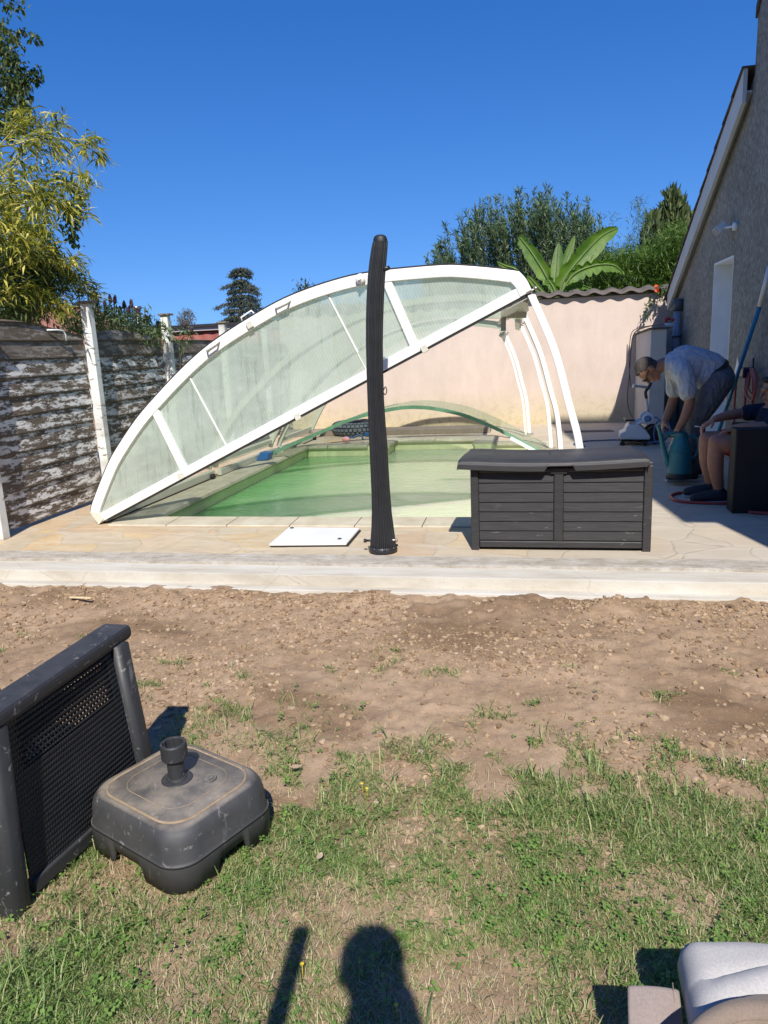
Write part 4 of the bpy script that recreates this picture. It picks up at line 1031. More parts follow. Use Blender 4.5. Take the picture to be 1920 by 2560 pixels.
PC = Vector((-1.092, 1.885, 0)); PR = Matrix.Rotation(R(-24.5), 3, 'Z')
pb = empty('parasol_stand', (PC.x, PC.y, -.18), 'grey water filled plastic parasol base with socket standing on the lawn beside the armchair', 'parasol base')
def sq(a, b, rad, n=10):
    pts = []
    for (sx, sy, a0) in ((1, 1, 0), (-1, 1, 90), (-1, -1, 180), (1, -1, 270)):
        for k in range(n + 1):
            t = R(a0 + 90 * k / n); pts.append((sx * (a - rad) + rad * math.cos(t), sy * (b - rad) + rad * math.sin(t)))
    return pts
LA, LB = 0.234, 0.202; zB = -.175
lay = [(0.000, 1.0, .085, 0), (.085, 1.0, .085, 0), (.0905, 1.005, .085, 0), (.097, .985, .085, 0), (.104, .978, .085, 0), (.16, .965, .085, 0), (.185, .95, .09, 0), (.202, .91, .09, 0), (.212, .85, .09, 0), (.209, .80, .085, 0), (.2085, .785, .08, 0), (.213, .765, .08, 0), (.2145, .60, .07, 0), (.219, .58, .06, 0), (.220, .42, .05, 0), (.224, .40, .045, 0), (.225, .1, .015, 0)]
m = MB(); vs = []; n = 44
for (z, s_, rad, _) in lay:
    for x, y in sq(LA * s_, LB * s_, min(rad, LB * s_ * .9)):
        # foot arches cut into the skirt
        zz = z
        if z == 0:
            ax_ = abs(x) < LA * .42 and abs(abs(y) - LB) < .02; ay_ = abs(y) < LB * .42 and abs(abs(x) - LA) < .02
        p = PR @ Vector((x, y, 0)) + PC; vs.append((p.x, p.y, zB + zz * (.88 if zz > .09 else 1)))
m.add(vs, [(i * n + k, i * n + (k + 1) % n, (i + 1) * n + (k + 1) % n, (i + 1) * n + k) for i in range(1, len(lay) - 1) for k in range(n)] + [tuple((len(lay) - 1) * n + k for k in range(n))], True)
# skirt with arches: vertical wall between z=0 and .085, subdivided finely
ring = sq(LA, LB, .085, 16); N2 = len(ring); per = []
for i in range(N2):
    a = Vector(ring[i]); b = Vector(ring[(i + 1) % N2]); k = max(1, int((b - a).length / .008))
    for j in range(k): per.append(a.lerp(b, j / k))
vs = []
for p_ in per:
    x, y = p_; side = abs(abs(y) - LB) < .004; c_ = abs(x) if side else abs(y); w_ = .078 if side else .062
    flat = side or abs(abs(x) - LA) < .004
    arch = max(0, min(1, (w_ - c_) / .018)) if flat else 0
    zz = .046 * (1 - (1 - arch) ** 2)
    q_ = PR @ Vector((x, y, 0)) + PC
    q2 = PR @ Vector((x * .955, y * .955, 0)) + PC
    vs += [(q_.x, q_.y, zB + .0855), (q_.x, q_.y, zB + zz), (q2.x, q2.y, zB + zz)]
k = len(per)
m.add(vs, [(i * 3 + j, i * 3 + j + 1, ((i + 1) % k) * 3 + j + 1, ((i + 1) % k) * 3 + j) for i in range(k) for j in range(2)], True)
m.build('tank', 'dusty', pb)
m = MB()
for (s_, rad, zz, w_) in ((.79, .08, .2103, .0045), (.585, .07, .2185, .0012)):
    pts = [PR @ Vector((x, y, 0)) + PC + Vector((0, 0, zB + zz * .88)) for x, y in sq(LA * s_, LB * s_, rad, 8)]
    m.tube(pts + [pts[0]], w_, 6, False)
m.build('mud_line', 'mudline', pb)
sc_ = PC + PR @ Vector((.002, .0, 0)); zt = zB + .199
m = MB(); m.lathe([(a_ * .84, b_ * .80) for a_, b_ in [(.058, 0), (.056, .004), (.05, .006), (.038, .007), (.036, .012), (.031, .014), (.031, .088), (.045, .090), (.048, .094), (.048, .15), (.045, .155), (.039, .155), (.037, .15), (.036, .09), (.0001, .088)]], sc_ + Vector((0, 0, zt - .002)), 48); m.smooth = [False] * len(m.smooth)
M['socket'] = m_dusty('socket_plastic', (0.028, 0.030, 0.034), (0.12, 0.11, 0.10), .3); sk_ = m.build('socket', 'socket', pb)
m = MB()
for k in range(6):
    a = k * PI / 3; c_ = sc_ + Vector((math.cos(a) * .0315, math.sin(a) * .0315, zt + .095)); m.box((-.004, -.003, -.025), (.004, .003, .026), Matrix.Rotation(a, 3, 'Z'), c_)
m.build('grip_rib', 'socket', sk_)
m = MB(); p_ = PC + PR @ Vector((.085, .055, 0)); m.lathe([(.024, 0), (.022, .003), (.018, .0035), (.017, .0005), (.001, .0005)], p_ + Vector((0, 0, zt - .003)), 20); m.build('filler_cap', 'dusty', pb)

# ================================================================ ARMCHAIR (left foreground)
ac = empty('armchair', (-1.7, 1.8, -.18), 'black resin wicker armchair standing side on at the left edge of the lawn', 'armchair')
zg = -.185
nb_, nt_ = Vector((-1.415, 1.515, zg)), Vector((-1.335, 1.455, .41))
fb_, ft_ = Vector((-1.335, 2.10, zg)), Vector((-1.315, 2.000, .41))
def leg_(b, t, s=.05, s2=.042):
    m = MB(); d = (t - b)
    ax = (fb_ - nb_).normalized(); sd = Vector((-ax.y, ax.x, 0))
    vs = []
    for c_, k in ((b, s), (t, s2)):
        for i in range(12):
            a = 2 * PI * i / 12 + PI / 12; r_ = k * .66 / (abs(math.cos(a)) ** 5 + abs(math.sin(a)) ** 5) ** .2
            vs.append(c_ + ax * math.cos(a) * r_ * .9 + sd * math.sin(a) * r_ * .9)
    m.add(vs, [(i, (i + 1) % 12, (i + 1) % 12 + 12, i + 12) for i in range(12)] + [tuple(range(12, 24))], True); return m.build('leg', 'dustyblack', ac)
leg_(nb_, nt_, .055, .05); leg_(fb_, ft_, .055, .05)
off = Vector((-.60, .08, 0)); leg_(nb_ + off, nt_ + off); leg_(fb_ + off, ft_ + off)
def armrest(o):
    m = MB(); a = Vector((-1.365, 1.375, .425)) + o; b = Vector((-1.365, 2.085, .425)) + o; b.x += .01
    m.bar(a, b, .105, .05); return m.build('armrest', 'dustyblack', ac, bevel=.018, seg=3)
armrest(Vector((0, 0, 0))); armrest(off)
# woven panel: rope like rows in the plane between legs
def weave_panel(b0, b1, t0, t1, name):
    V = []; Fc = []; rows = 30; cols = 46
    nrm = (b1 - b0).cross(t0 - b0).normalized(); 
    if nrm.x < 0: nrm = -nrm
    for r0 in range(rows):
        for c0 in range(cols):
            u = (c0 + .5 + .25 * (r0 % 2)) / cols; v = (r0 + .5) / rows
            top_ = v > .68 and .08 < u < .94
            p = (b0.lerp(b1, u)).lerp(t0.lerp(t1, u), v)
            e1 = (b1 - b0).normalized(); e2 = (t0 - b0).normalized()
            d1 = (e1 * .88 - e2 * .48).normalized(); d2 = nrm.cross(d1)
            L_ = (b1 - b0).length / cols * .82; W_ = (t0 - b0).length / rows * .66
            if top_: L_ *= .85; W_ *= .50
            o = len(V)
            for (x, y, z) in ((-1, 0, -.2), (0, -1, .0), (1, 0, -.2), (0, 1, .0), (-.45, -.55, .35), (.45, -.55, .35), (.45, .55, .35), (-.45, .55, .35), (0, 0, .6)):
                V.append(tuple(p + d1 * x * L_ + d2 * y * W_ + nrm * z * .006))
            Fc += [(o, o + 1, o + 4), (o + 1, o + 5, o + 4), (o + 1, o + 2, o + 5), (o + 2, o + 6, o + 5), (o + 2, o + 3, o + 6), (o + 3, o + 7, o + 6), (o + 3, o, o + 7), (o, o + 4, o + 7), (o + 4, o + 5, o + 8), (o + 5, o + 6, o + 8), (o + 6, o + 7, o + 8), (o + 7, o + 4, o + 8)]
    return npmesh(name, V, Fc, 'wicker', True, ac)
M['wicker'] = simple('black_wicker', (0.016, 0.017, 0.019), .42, .2, 20)
off2 = Vector((.012, .0, 0))
eb = (fb_ - nb_).normalized()
bl, bR = nb_ + eb * .055 + Vector((0.01, 0, .055)), fb_ - eb * .05 + Vector((0.01, 0, .055))
tl, tR = nt_ + eb * .035 + Vector((0, 0, .005)), ft_ - eb * .035 + Vector((0, 0, .005))
weave_panel(bl, bR, tl, tR, 'woven_side')
weave_panel(bl + off, bR + off, tl + off, tR + off, 'woven_side')
m = MB(); nrm = (bR - bl).cross(tl - bl).normalized(); nrm = -nrm if nrm.x < 0 else nrm      # woven ground with pin holes near the top
GU, GV = 120, 100; gv = [tuple(bl.lerp(bR, i / GU).lerp(tl.lerp(tR, i / GU), j / GV) - nrm * .004) for j in range(GV + 1) for i in range(GU + 1)]
gf = [(j * (GU + 1) + i, j * (GU + 1) + i + 1, (j + 1) * (GU + 1) + i + 1, (j + 1) * (GU + 1) + i) for j in range(GV) for i in range(GU) if not (j > 66 and j < 96 and 14 < i < 108 and j % 3 == 0 and (i + (j // 3) % 2 * 2) % 4 == 0)]
m.add(gv, gf); m.build('inner_weave', 'wicker', ac)
m = MB(); m.bar(bl + Vector((0, 0, -.015)), bR + Vector((0, 0, -.015)), .03, .045); m.build('lower_rail', 'dustyblack', ac, bevel=.006)
m = MB(); q = nb_ + Vector((-.03, .05, .27)); m.box((q.x - .55, q.y - .02, q.z - .06), (q.x, q.y + .5, q.z)); m.build('seat', 'wicker', ac, bevel=.02)
m = MB(); a = Vector((-1.50, 1.50, .05)); m.add([a, a + Vector((-.46, .07, 0)), a + Vector((-.46, .02, .45)), a + Vector((-.03, -.05, .45))], [(0, 1, 2, 3)]); m.build('backrest', 'wicker', ac, solid=.04, bevel=.01)

# ================================================================ CUSHIONS bottom right
def m_fabric(name, c, sc=220):
    t = NT(name); v = t.obj(); w = t.noise(v, sc, 2); f = t.noise(v, 6, 5)
    cc = t.mix(.5, t.ramp(f, [(0.3, mul(c, .9)), (.7, mul(c, 1.08))]), t.ramp(w, [(0.35, .8), (.65, 1.1)]), 'MULTIPLY')
    t.set(cc, .9, spec=.15); t.b.inputs['Sheen Weight'].default_value = .15; t.bump(w, .25, .002); return t.m
M['taupe'] = m_fabric('taupe_fabric', (0.30, 0.245, 0.22)); M['greyfab'] = m_fabric('pale_grey_fabric', (0.47, 0.45, 0.43)); M['brownfab'] = m_fabric('brown_fabric', (0.24, 0.185, 0.145))
# taupe pouch: upright slab whose top edge is seen
c1 = empty('taupe_cushion', (.2, 1.2, -.18), 'taupe fabric cushion with a stitched hem standing in the bottom right corner', 'cushion')
def cush(u, v):
    a = at(1567 + 121 * u, 2447 + 9 * u, Z=.02 - .0 * v)
    th = (v - .5) * .10
    z = .02 - .20 * v
    bulge = .012 * math.sin(PI * u) 
    return (a.x - .004 * v, a.y - .02 - .11 * v - bulge * math.sin(PI * min(v + .1, 1)), .02 + .010 * math.sin(PI * v) - .10 * v + .006 * math.sin(PI * u))
m = MB(); m.grid(cush, 16, 16); m.build('cover', 'taupe', c1, solid=.03, bevel=.008)
m = MB(); m.tube([Vector(cush(.90, v / 10)) + Vector((0, 0, .018)) for v in range(0, 4)], .0012, 5); m.build('hem_stitch', 'brownfab', c1)
c2 = empty('grey_cushion', (.45, 1.2, -.18), 'pale grey upholstered cushion with brown strap folded in the bottom right corner', 'cushion')
def pad(u, v):
    a = at(1726 + 320 * u + 28 * (1 - v) * (1 - u) * 2 - 0, 2560 + 60 - 250 * v + 6 * u, Z=.06)
    fold = .004 * math.sin(u * 9 + v * 5) * u + .016 * math.exp(-((v - .40 - .30 * u) / .10) ** 2) * min(1, u * 4) - .010 * math.exp(-((v - .58 - .22 * u) / .06) ** 2) * min(1, u * 5)
    e = min(1, min(u / .07, (1 - v) / .1, 1)); 
    return (a.x, a.y, .06 + fold - .05 * (1 - math.sqrt(max(0, 1 - (1 - e) ** 2))))
m = MB(); m.grid(pad, 70, 50); m.build('cover', 'greyfab', c2, solid=.05)
m = MB(); m.tube(spline([Vector(pad(.02, v)) + Vector((-.004, 0, .022)) for v in (.1, .35, .6, .85, .97)], 5), .0035, 8); m.build('piping', 'greyfab', c2)
m = MB(); pts = [Vector(at(x, y, Z=.11)) for x, y in ((1700, 2600), (1745, 2545), (1800, 2512), (1860, 2497), (1930, 2500), (2000, 2510))]
P_ = spline(pts, 6); m.grid(lambda u, v: P_[min(len(P_) - 1, int(u * (len(P_) - 1)))] + Vector((.0, -.045 * v, .012 * math.sin(PI * v))), len(P_) - 1, 8); m.build('strap', 'brownfab', c2, solid=.006)
m = MB(); pts = [Vector(at(x, y, Z=.09)) for x, y in ((1760, 2620), (1810, 2570), (1880, 2535), (1960, 2530))]; m.tube(spline(pts, 5), .028, 12); m.build('rolled_edge', 'brownfab', c2)

# ================================================================ TOOLS ALONG THE HOUSE
tp = empty('telescopic_pole', (1.7, 7.95, 0), 'blue telescopic pool pole with white grip leaning against the grey house wall', 'pole')
a = Vector((1.72, 7.95, .01)); b = at(1900, 765, X=1.87); c_ = at(1919, 690, X=1.88); c_ = b + (c_ - b) * 1.3
M['bluepole'] = simple('blue_anodised', (0.015, 0.20, 0.36), .35, .08)
m = MB(); m.tube([a, b], .017, 12); m.build('shaft', 'bluepole', tp)
m = MB(); m.tube([b, c_], .022, 12); m.build('grip', 'lidwhite', tp)
M['hose'] = simple('red_hose', (0.42, 0.065, 0.05), .45, .12, 12)
h1 = empty('garden_hose', (1.88, 7.2, .8), 'red garden hose hanging in loops from the wall holder', 'hose')
m = MB()
def wl(px, py, dx=0): v = at(px, py, X=1.90 - dx); return v
m.tube(spline([wl(1846, 935, .02), wl(1840, 960, .03), wl(1836, 1010, .03), wl(1835, 1060, .05), wl(1834, 1110, .06)], 6), .011, 8)
for (a0, a1, b0) in ((1872, 1886, 985), (1876, 1890, 972), (1868, 1882, 1010)):
    m.tube(spline([wl(a0, 930), wl(a0 - 4, 960, .03), wl(a0 - 6, b0, .04), wl((a0 + a1) / 2, b0 + 18, .05), wl(a1, b0, .04), wl(a1, 950, .03), wl(a1 - 6, 922)], 6), .010, 8)
m.tube(spline([wl(1870, 950), wl(1864, 990, .04), wl(1862, 1010, .05), wl(1856, 1040, .07)], 6), .010, 8)
m.build('hose_loops', 'hose', h1)
hh = empty('hose_holder', (1.92, 7.3, 1.0), 'dark blue hose holder box fixed to the grey wall', 'hose holder')
M['navy'] = simple('navy_plastic', (0.015, 0.03, 0.07), .4)
p_ = wl(1862, 930); m = MB(); m.box((p_.x - .05, p_.y - .14, p_.z - .05), (HX - .001, p_.y + .05, p_.z + .045)); m.build('box', 'navy', hh, bevel=.015)
m = MB(); q_ = wl(1884, 895); m.tube([q_, q_ + Vector((0, 0, -.1))], .008, 8); m.build('peg', 'navy', hh)
tr_ = empty('trowel', (1.93, 7.6, 1.0), 'pale pointed trowel blade hanging on the wall left of the blue hose holder', 'trowel')
m = MB(); a = at(1844, 893, X=1.93); b = at(1836, 935, X=1.93); c_ = at(1851, 935, X=1.93); m.add([a, b, c_], [(0, 1, 2)]); m.build('blade', 'lidwhite', tr_, solid=.006)
m = MB(); m.tube([(b + c_) / 2, (b + c_) / 2 + Vector((-.02, 0, -.05))], .014, 8); m.build('handle', 'black', tr_)
# hose on the ground
gh = MB()
def gp(px, py, z=.012): v = at(px, py, Z=0); v.z = z; return v
gh.tube(spline([gp(1722, 1236), gp(1700, 1236), gp(1682, 1240), gp(1678, 1247), gp(1695, 1256), gp(1740, 1260), gp(1800, 1262), gp(1860, 1262), gp(1920, 1262), gp(1990, 1262)], 6), .0125, 8)
gh.tube(spline([gp(1765, 1246, .02), gp(1800, 1254, .03), gp(1840, 1260, .036), gp(1900, 1257, .036), gp(1980, 1252, .02)], 6), .0125, 8)
gh.tube(spline([gp(1960, 1268), gp(1905, 1269), gp(1870, 1272), gp(1862, 1278), gp(1880, 1285), gp(1930, 1288), gp(1990, 1290)], 6), .0125, 8)
tag(gh.build('garden_hose', 'hose'), 'red garden hose snaking over the paving in front of the seated man', 'hose', None)

# ================================================================ POOL CLEANER ON TROLLEY
M['robotwhite'] = simple('robot_white', (0.62, 0.65, 0.70), .35, .04); M['robotblue'] = simple('robot_blue', (0.09, 0.20, 0.42), .35, .06)
rc = empty('pool_robot', (1.2, 9.35, 0), 'white and blue pool cleaning robot parked on its trolley', 'pool robot')
YR = 9.30
def rp(px, py, y=YR): return at(px, py, Y=y)
m = MB(); out = [(1550, 1083), (1548, 1096), (1552, 1098), (1624, 1099), (1626, 1092), (1618, 1080), (1606, 1068), (1600, 1062), (1574, 1060), (1566, 1066), (1562, 1078)]
pp = [rp(*q) for q in out]; n = len(pp); w_ = .30
vs = [(p.x, YR - .02, p.z) for p in pp] + [(p.x + .02, YR + w_, p.z) for p in pp]
m.add(vs, [tuple(range(n)), tuple(range(n, 2 * n))[::-1]] + [(i, i + n, (i + 1) % n + n, (i + 1) % n) for i in range(n)]); m.build('shell', 'robotwhite', rc, bevel=.012)
m = MB(); c_ = rp(1592, 1080); m.lathe([(.001, -.035), (.075, -.035), (.092, -.028), (.095, 0)], (c_.x, YR - .018, c_.z), 28, Matrix.Rotation(-PI / 2, 3, 'X').inverted()); m.build('side_disc', 'robotblue', rc)
for yy in (YR, YR + .22):
    hdl = MB(); c2_ = rp(1620, 1047); hdl.tube([(c2_.x + .052 * math.cos(a), yy, c2_.z + .052 * math.sin(a)) for a in [2 * PI * k / 20 for k in range(21)]], .018, 8, False)
    hdl.tube(spline([(c2_.x - .03, yy, c2_.z - .03), rp(1600, 1056) + Vector((0, yy - YR, 0)), rp(1590, 1062) + Vector((0, yy - YR, 0))], 4), .022, 8)
    hdl.build('carry_handle', 'robotwhite', rc)
m = MB(); m.lathe([(.001, -.03), (.03, -.03), (.03, .24)], (c2_.x, YR, c2_.z), 16, Matrix.Rotation(-PI / 2, 3, 'X')); m.build('hub', 'robotblue', rc)
m = MB(); a = rp(1575, 1052); m.box((a.x - .05, YR + .02, a.z - .01), (a.x + .06, YR + .26, a.z + .015)); m.build('filter_grille', 'black', rc, bevel=.006)
for px in (1556, 1612):
    m = MB(); a = rp(px, 1104); m.tube([(a.x, YR - .03, .03), (a.x, YR + .02, .03)], .03, 14); m.build('track_wheel', 'black_rubber', rc)
tc = empty('trolley', (1.3, 9.5, 0), 'black and white trolley with tee handle carrying the pool robot', 'trolley')
M['polegrey'] = simple('pale_grey_tube', (0.45, 0.46, 0.47), .4)
m = MB(); m.tube([rp(1622, 1040, 9.62), rp(1616, 995, 9.62)], .014, 10); m.build('shaft', 'polegrey', tc)
m = MB(); m.tube(spline([rp(1616, 996, 9.62), rp(1614, 980, 9.62), rp(1622, 968, 9.62), rp(1628, 956, 9.62)], 5), .019, 10); m.build('neck', 'black', tc)
m = MB(); m.tube([rp(1587, 965, 9.62), rp(1622, 969, 9.62)], .017, 10); hb_ = m.build('handlebar', 'pvc', tc)
m = MB(); m.tube([rp(1582, 964, 9.62), rp(1588, 965, 9.62)], .026, 10); m.build('end_cap', 'lidwhite', hb_)
m = MB(); m.bar((1.02, 9.55, .05), (1.38, 9.55, .05), .25, .03); m.build('platform', 'black', tc, bevel=.006)
for yy in (9.42, 9.68):
    m = MB(); m.tube([(1.42, yy, .11), (1.42, yy + .04, .11)], .11, 20); m.build('wheel', 'black_rubber', tc)
M['bluecable'] = simple('blue_cable', (0.04, 0.10, 0.24), .5)
m = MB(); m.tube(spline([gp(1462, 1118), gp(1435, 1113), gp(1448, 1107, .01), gp(1480, 1104), gp(1550, 1102), gp(1600, 1108, .02), gp(1640, 1112, .03), (1.5, 9.1, .12), (1.45, 9.2, .28), (1.40, 9.3, .34), (1.34, 9.3, .30)], 6), .009, 6)
m.tube(spline([(1.3, 9.2, .05), (1.42, 9.0, .10), (1.5, 8.9, .2), (1.47, 9.0, .33), (1.38, 9.1, .30), (1.36, 9.1, .1), (1.48, 9.0, .02)], 6), .010, 6)
tag(m.build('floating_cable', 'bluecable'), 'blue floating cable of the pool robot trailing over the paving', 'cable')

# ================================================================ THINGS BEHIND THE POOL
ty = empty('tyre', (-2.62, 11.2, 0), 'small tyre with blocky blue grey tread lying flat by the pink wall', 'tyre')
M['tyre'] = simple('dusty_tyre_rubber', (0.12, 0.14, 0.16), .8, .2, 30)
ctr = Vector((-2.72, 11.15, .10)); m = MB(); TR = .30; tr2 = .085
m.grid(lambda u, v: ctr + Vector(((TR + tr2 * math.cos(2 * PI * v)) * math.cos(2 * PI * u), (TR + tr2 * math.cos(2 * PI * v)) * math.sin(2 * PI * u), tr2 * 1.05 * math.sin(2 * PI * v))), 48, 16); m.build('carcass', 'black_rubber', ty)
m = MB()
for k in range(36):
    for j in range(5):
        u = (k + .5 * (j % 2)) / 36 * 2 * PI; v = (-70 + 35 * j) / 180 * PI
        c_ = ctr + Vector(((TR + (tr2 + .004) * math.cos(v)) * math.cos(u), (TR + (tr2 + .004) * math.cos(v)) * math.sin(u), (tr2 + .004) * 1.05 * math.sin(v)))
        rot = Matrix.Rotation(u, 3, 'Z') @ Matrix.Rotation(-v, 3, 'Y'); m.box((-.006, -.024, -.021), (.009, .024, .021), rot, c_)
m.build('tread', 'tyre', ty)
m = MB(); a = gp(880, 1108); m.ball(a + Vector((-.08, 0, .045)), .05, 8, (1.2, .8, .8)); 
M['pinktoy'] = simple('pink_plastic', (0.62, 0.28, 0.30), .4); dm = empty('diving_mask', (a.x, a.y, 0), 'small pink and blue diving mask lying on the far pool coping', 'diving mask')
m.build('lens_frame', 'pinktoy', dm); m = MB(); m.tube(spline([a + Vector((-.06, 0, .07)), a + Vector((.03, 0, .07)), a + Vector((.11, 0, .10)), a + Vector((.15, 0, .08)), a + Vector((.16, 0, .03))], 5), .013, 8); m.build('strap', 'bluecable', dm)
M['skyblue'] = simple('blue_plastic', (0.03, 0.13, 0.36), .4)
m = MB(); a = at(903, 1083, Z=.03); b = at(935, 1088, Z=.03); m.bar(a, b, .10, .05); m.bar(a + Vector((.0, 0, .01)), a + Vector((.18, .0, .03)), .14, .03)
tag(m.build('pool_brush', 'skyblue', bevel=.006), 'blue pool brush head lying on the paving behind the shower column', 'brush')
m = MB(); ps = [at(x, y, Y=8.45) for x, y in ((641, 1163), (650, 1130), (672, 1132), (668, 1150))]
for p in ps: p.z = max(p.z, .012)
vs = [tuple(p) for p in ps] + [(p.x + .02, p.y + .12, p.z) for p in ps]; m.add(vs, [(0, 1, 2, 3), (7, 6, 5, 4)] + [(i, i + 4, (i + 1) % 4 + 4, (i + 1) % 4) for i in range(4)])
tag(m.build('kickboard', 'skyblue', bevel=.008), 'blue float propped inside the enclosure on the left edge of the pool', 'kickboard')
# low grey timber boards stacked along the wall
M['greyboard'] = simple('grey_brown_board', (0.27, 0.215, 0.17), .85, .12, 2, .2, 30, stretch=(.5, 4, 4))
m = MB()
m.box((-3.9, 10.95, .0), (-0.66, 11.32, .075)); m.box((-3.9, 11.33, .0), (-0.9, 11.6, .05))
tag(m.build('timber_platform', 'greyboard', bevel=.008), 'long low grey brown timber board lying along the foot of the pink wall', 'board')
# drain grate
m = MB()
a = gp(1412, 1082, 0); b = gp(1530, 1079, 0)
for k in range(3): m.box((a.x, a.y + .0 + k * .09, .001), (b.x, a.y + .02 + k * .09, .007))
m.box((b.x, a.y, .001), (b.x + .03, a.y + .2, .007))
tag(m.build('drain_grate', 'dkpvc'), 'long narrow drain grate in the paving beside the pink wall', 'drain grate')
# photographer's side pole
m = MB(); m.tube([(-.474, .12, -.18), (-.258, .12, 1.292)], [.026, .024], 14); pole_ = tag(m.build('upright_pole', 'black'), 'plain upright black pole beside the photographer casting a thin shadow on the lawn', 'pole')
#@@PEOPLE
# ================================================================ PEOPLE
def body_mesh(name, caps, balls, mat, par, vox=0.008, smooth=6, fine=None):
    """one continuous surface: union of tapered limbs fused by a voxel remesh"""
    m = MB()
    for pts, rs in caps:
        pts = [Vector(p) for p in pts]
        if len(pts) > 2:
            k = 5; P_ = spline(pts, k); rr = []
            for i in range(len(rs) - 1): rr += [rs[i] + (rs[i + 1] - rs[i]) * (j / k) for j in range(k)]
            rr.append(rs[-1])
        else: P_, rr = pts, list(rs)
        m.tube(P_, rr, 14)
        m.ball(P_[0], rr[0] * .995, 7); m.ball(P_[-1], rr[-1] * .995, 7)
    for c, r, sc, rot in balls: m.ball(c, r, 10, sc, rot)
    o = m.build(name, mat, par)
    md = o.modifiers.new('fuse', 'REMESH'); md.mode = 'VOXEL'; md.voxel_size = vox; md.use_smooth_shade = True
    md = o.modifiers.new('soft', 'SMOOTH'); md.factor = .5; md.iterations = smooth
    return o
def frame(fwd, up):
    f = Vector(fwd).normalized(); u = Vector(up); u = (u - f * u.dot(f)).normalized(); s = f.cross(u)   # s = person's right
    return Matrix((s, f, u)).transposed()     # columns: right, forward, up
def head_parts(c, rot, r=.1):
    """balls and capsules for a head: skull, jaw, nose, ears, brow, lips, eye sockets are left as brow shadow"""
    c = Vector(c); P = lambda x, y, z: c + rot @ (Vector((x, y, z)) * r / .1)
    k = r / .1
    balls = [(P(0, -.012, .022), .094 * k, (.82, 1.0, .98), rot), (P(0, .015, -.045), .070 * k, (.82, .95, .85), rot), (P(0, .045, -.085), .034 * k, (1.1, .9, .7), rot),
             (P(0, .078, .018), .03 * k, (1.7, .6, .5), rot), (P(.042, .052, -.025), .028 * k, (.8, .8, .9), rot), (P(-.042, .052, -.025), .028 * k, (.8, .8, .9), rot),
             (P(0, .100, -.025), .014 * k, (1.0, 1.0, .9), rot), (P(.078, -.012, -.010), .026 * k, (.35, .7, 1.15), rot), (P(-.078, -.012, -.010), .026 * k, (.35, .7, 1.15), rot),
             (P(0, .083, -.056), .018 * k, (1.3, .6, .45), rot)]
    caps = [([P(0, .078, .012), P(0, .098, -.02)], [.008 * k, .012 * k])]
    return caps, balls
def hand_caps(w, d, n, curl=.5, spread=.09, s=1.0, thumb=1):
    """palm and five unequal fingers; w wrist, d hand direction, n palm normal (fingers curl towards n)"""
    w = Vector(w); d = Vector(d).normalized(); n = Vector(n); n = (n - d * n.dot(d)).normalized(); sd = d.cross(n) * thumb
    caps = []
    for i, (off, L) in enumerate(((.030, .072), (.010, .080), (-.010, .075), (-.029, .058))):
        k0 = w + sd * off * .6 * s; k1 = w + d * .088 * s + sd * off * s
        caps.append(([k0, k1], [.017 * s, .0125 * s]))
        a = curl * (1 + .12 * i); fd = (d * math.cos(a * .5) + n * math.sin(a * .5) + sd * spread * (1.5 - i)).normalized()
        p1 = k1 + fd * L * .45 * s; fd2 = (d * math.cos(a * 1.4) + n * math.sin(a * 1.4)).normalized(); p2 = p1 + fd2 * L * .32 * s
        fd3 = (d * math.cos(a * 2.1) + n * math.sin(a * 2.1)).normalized(); p3 = p2 + fd3 * L * .25 * s
        caps += [([k1, p1], [.0105 * s, .0092 * s]), ([p1, p2], [.0092 * s, .0085 * s]), ([p2, p3], [.0085 * s, .007 * s])]
    t0 = w + sd * .026 * s + d * .02 * s; t1 = t0 + (sd * .8 + d * .55 + n * .3).normalized() * .042 * s; t2 = t1 + (d * .85 + sd * .25 + n * .5).normalized() * .032 * s
    caps += [([w, t0], [.02 * s, .015 * s]), ([t0, t1], [.014 * s, .0105 * s]), ([t1, t2], [.0105 * s, .008 * s])]
    return caps
def cl(name, c, var=.12, sc=20, fabric=True):
    t = NT(name); v = t.obj(); f = t.noise(v, sc, 5, .65)
    t.set(t.ramp(f, [(0.3, mul(c, 1 - var)), (.7, mul(c, 1 + var))]), .85, spec=.2); t.bump(t.noise(t.obj((1, 1, .5)), 11, 3, .55, 1.6), .9, .05); return t.m
def skinmat(name, c):
    t = NT(name); v = t.obj(); f = t.noise(v, 30, 4)
    t.set(t.ramp(f, [(0.3, mul(c, .85)), (.7, mul(c, 1.12))]), .55, spec=.35); t.b.inputs['Subsurface Weight'].default_value = .12; t.b.inputs['Subsurface Radius'].default_value = (.01, .004, .002); t.b.inputs['Subsurface Scale'].default_value = 1.0; return t.m
M['skin1'] = skinmat('tanned_skin', (0.36, 0.185, 0.115)); M['skin2'] = skinmat('brown_skin', (0.38, 0.19, 0.125))
M['tee'] = cl('blue_grey_tshirt', (0.50, 0.53, 0.58)); M['jeans'] = cl('grey_trousers', (0.135, 0.14, 0.155)); M['belt'] = simple('belt_leather', (.02, .018, .016), .5)
M['hair1'] = simple('short_greying_hair', (0.07, 0.055, 0.045), .8, .4, 60, .6, 140); M['hair2'] = simple('black_hair', (0.012, 0.010, 0.010), .6, .3, 60, .5, 140)
M['navytee'] = cl('navy_polo', (0.018, 0.022, 0.045)); M['redshort'] = cl('red_shorts', (0.42, 0.045, 0.025)); M['shoe'] = simple('dark_trainer', (0.02, 0.024, 0.032), .7, .2, 20); M['sole'] = simple('pale_sole', (0.45, 0.45, 0.45), .7)

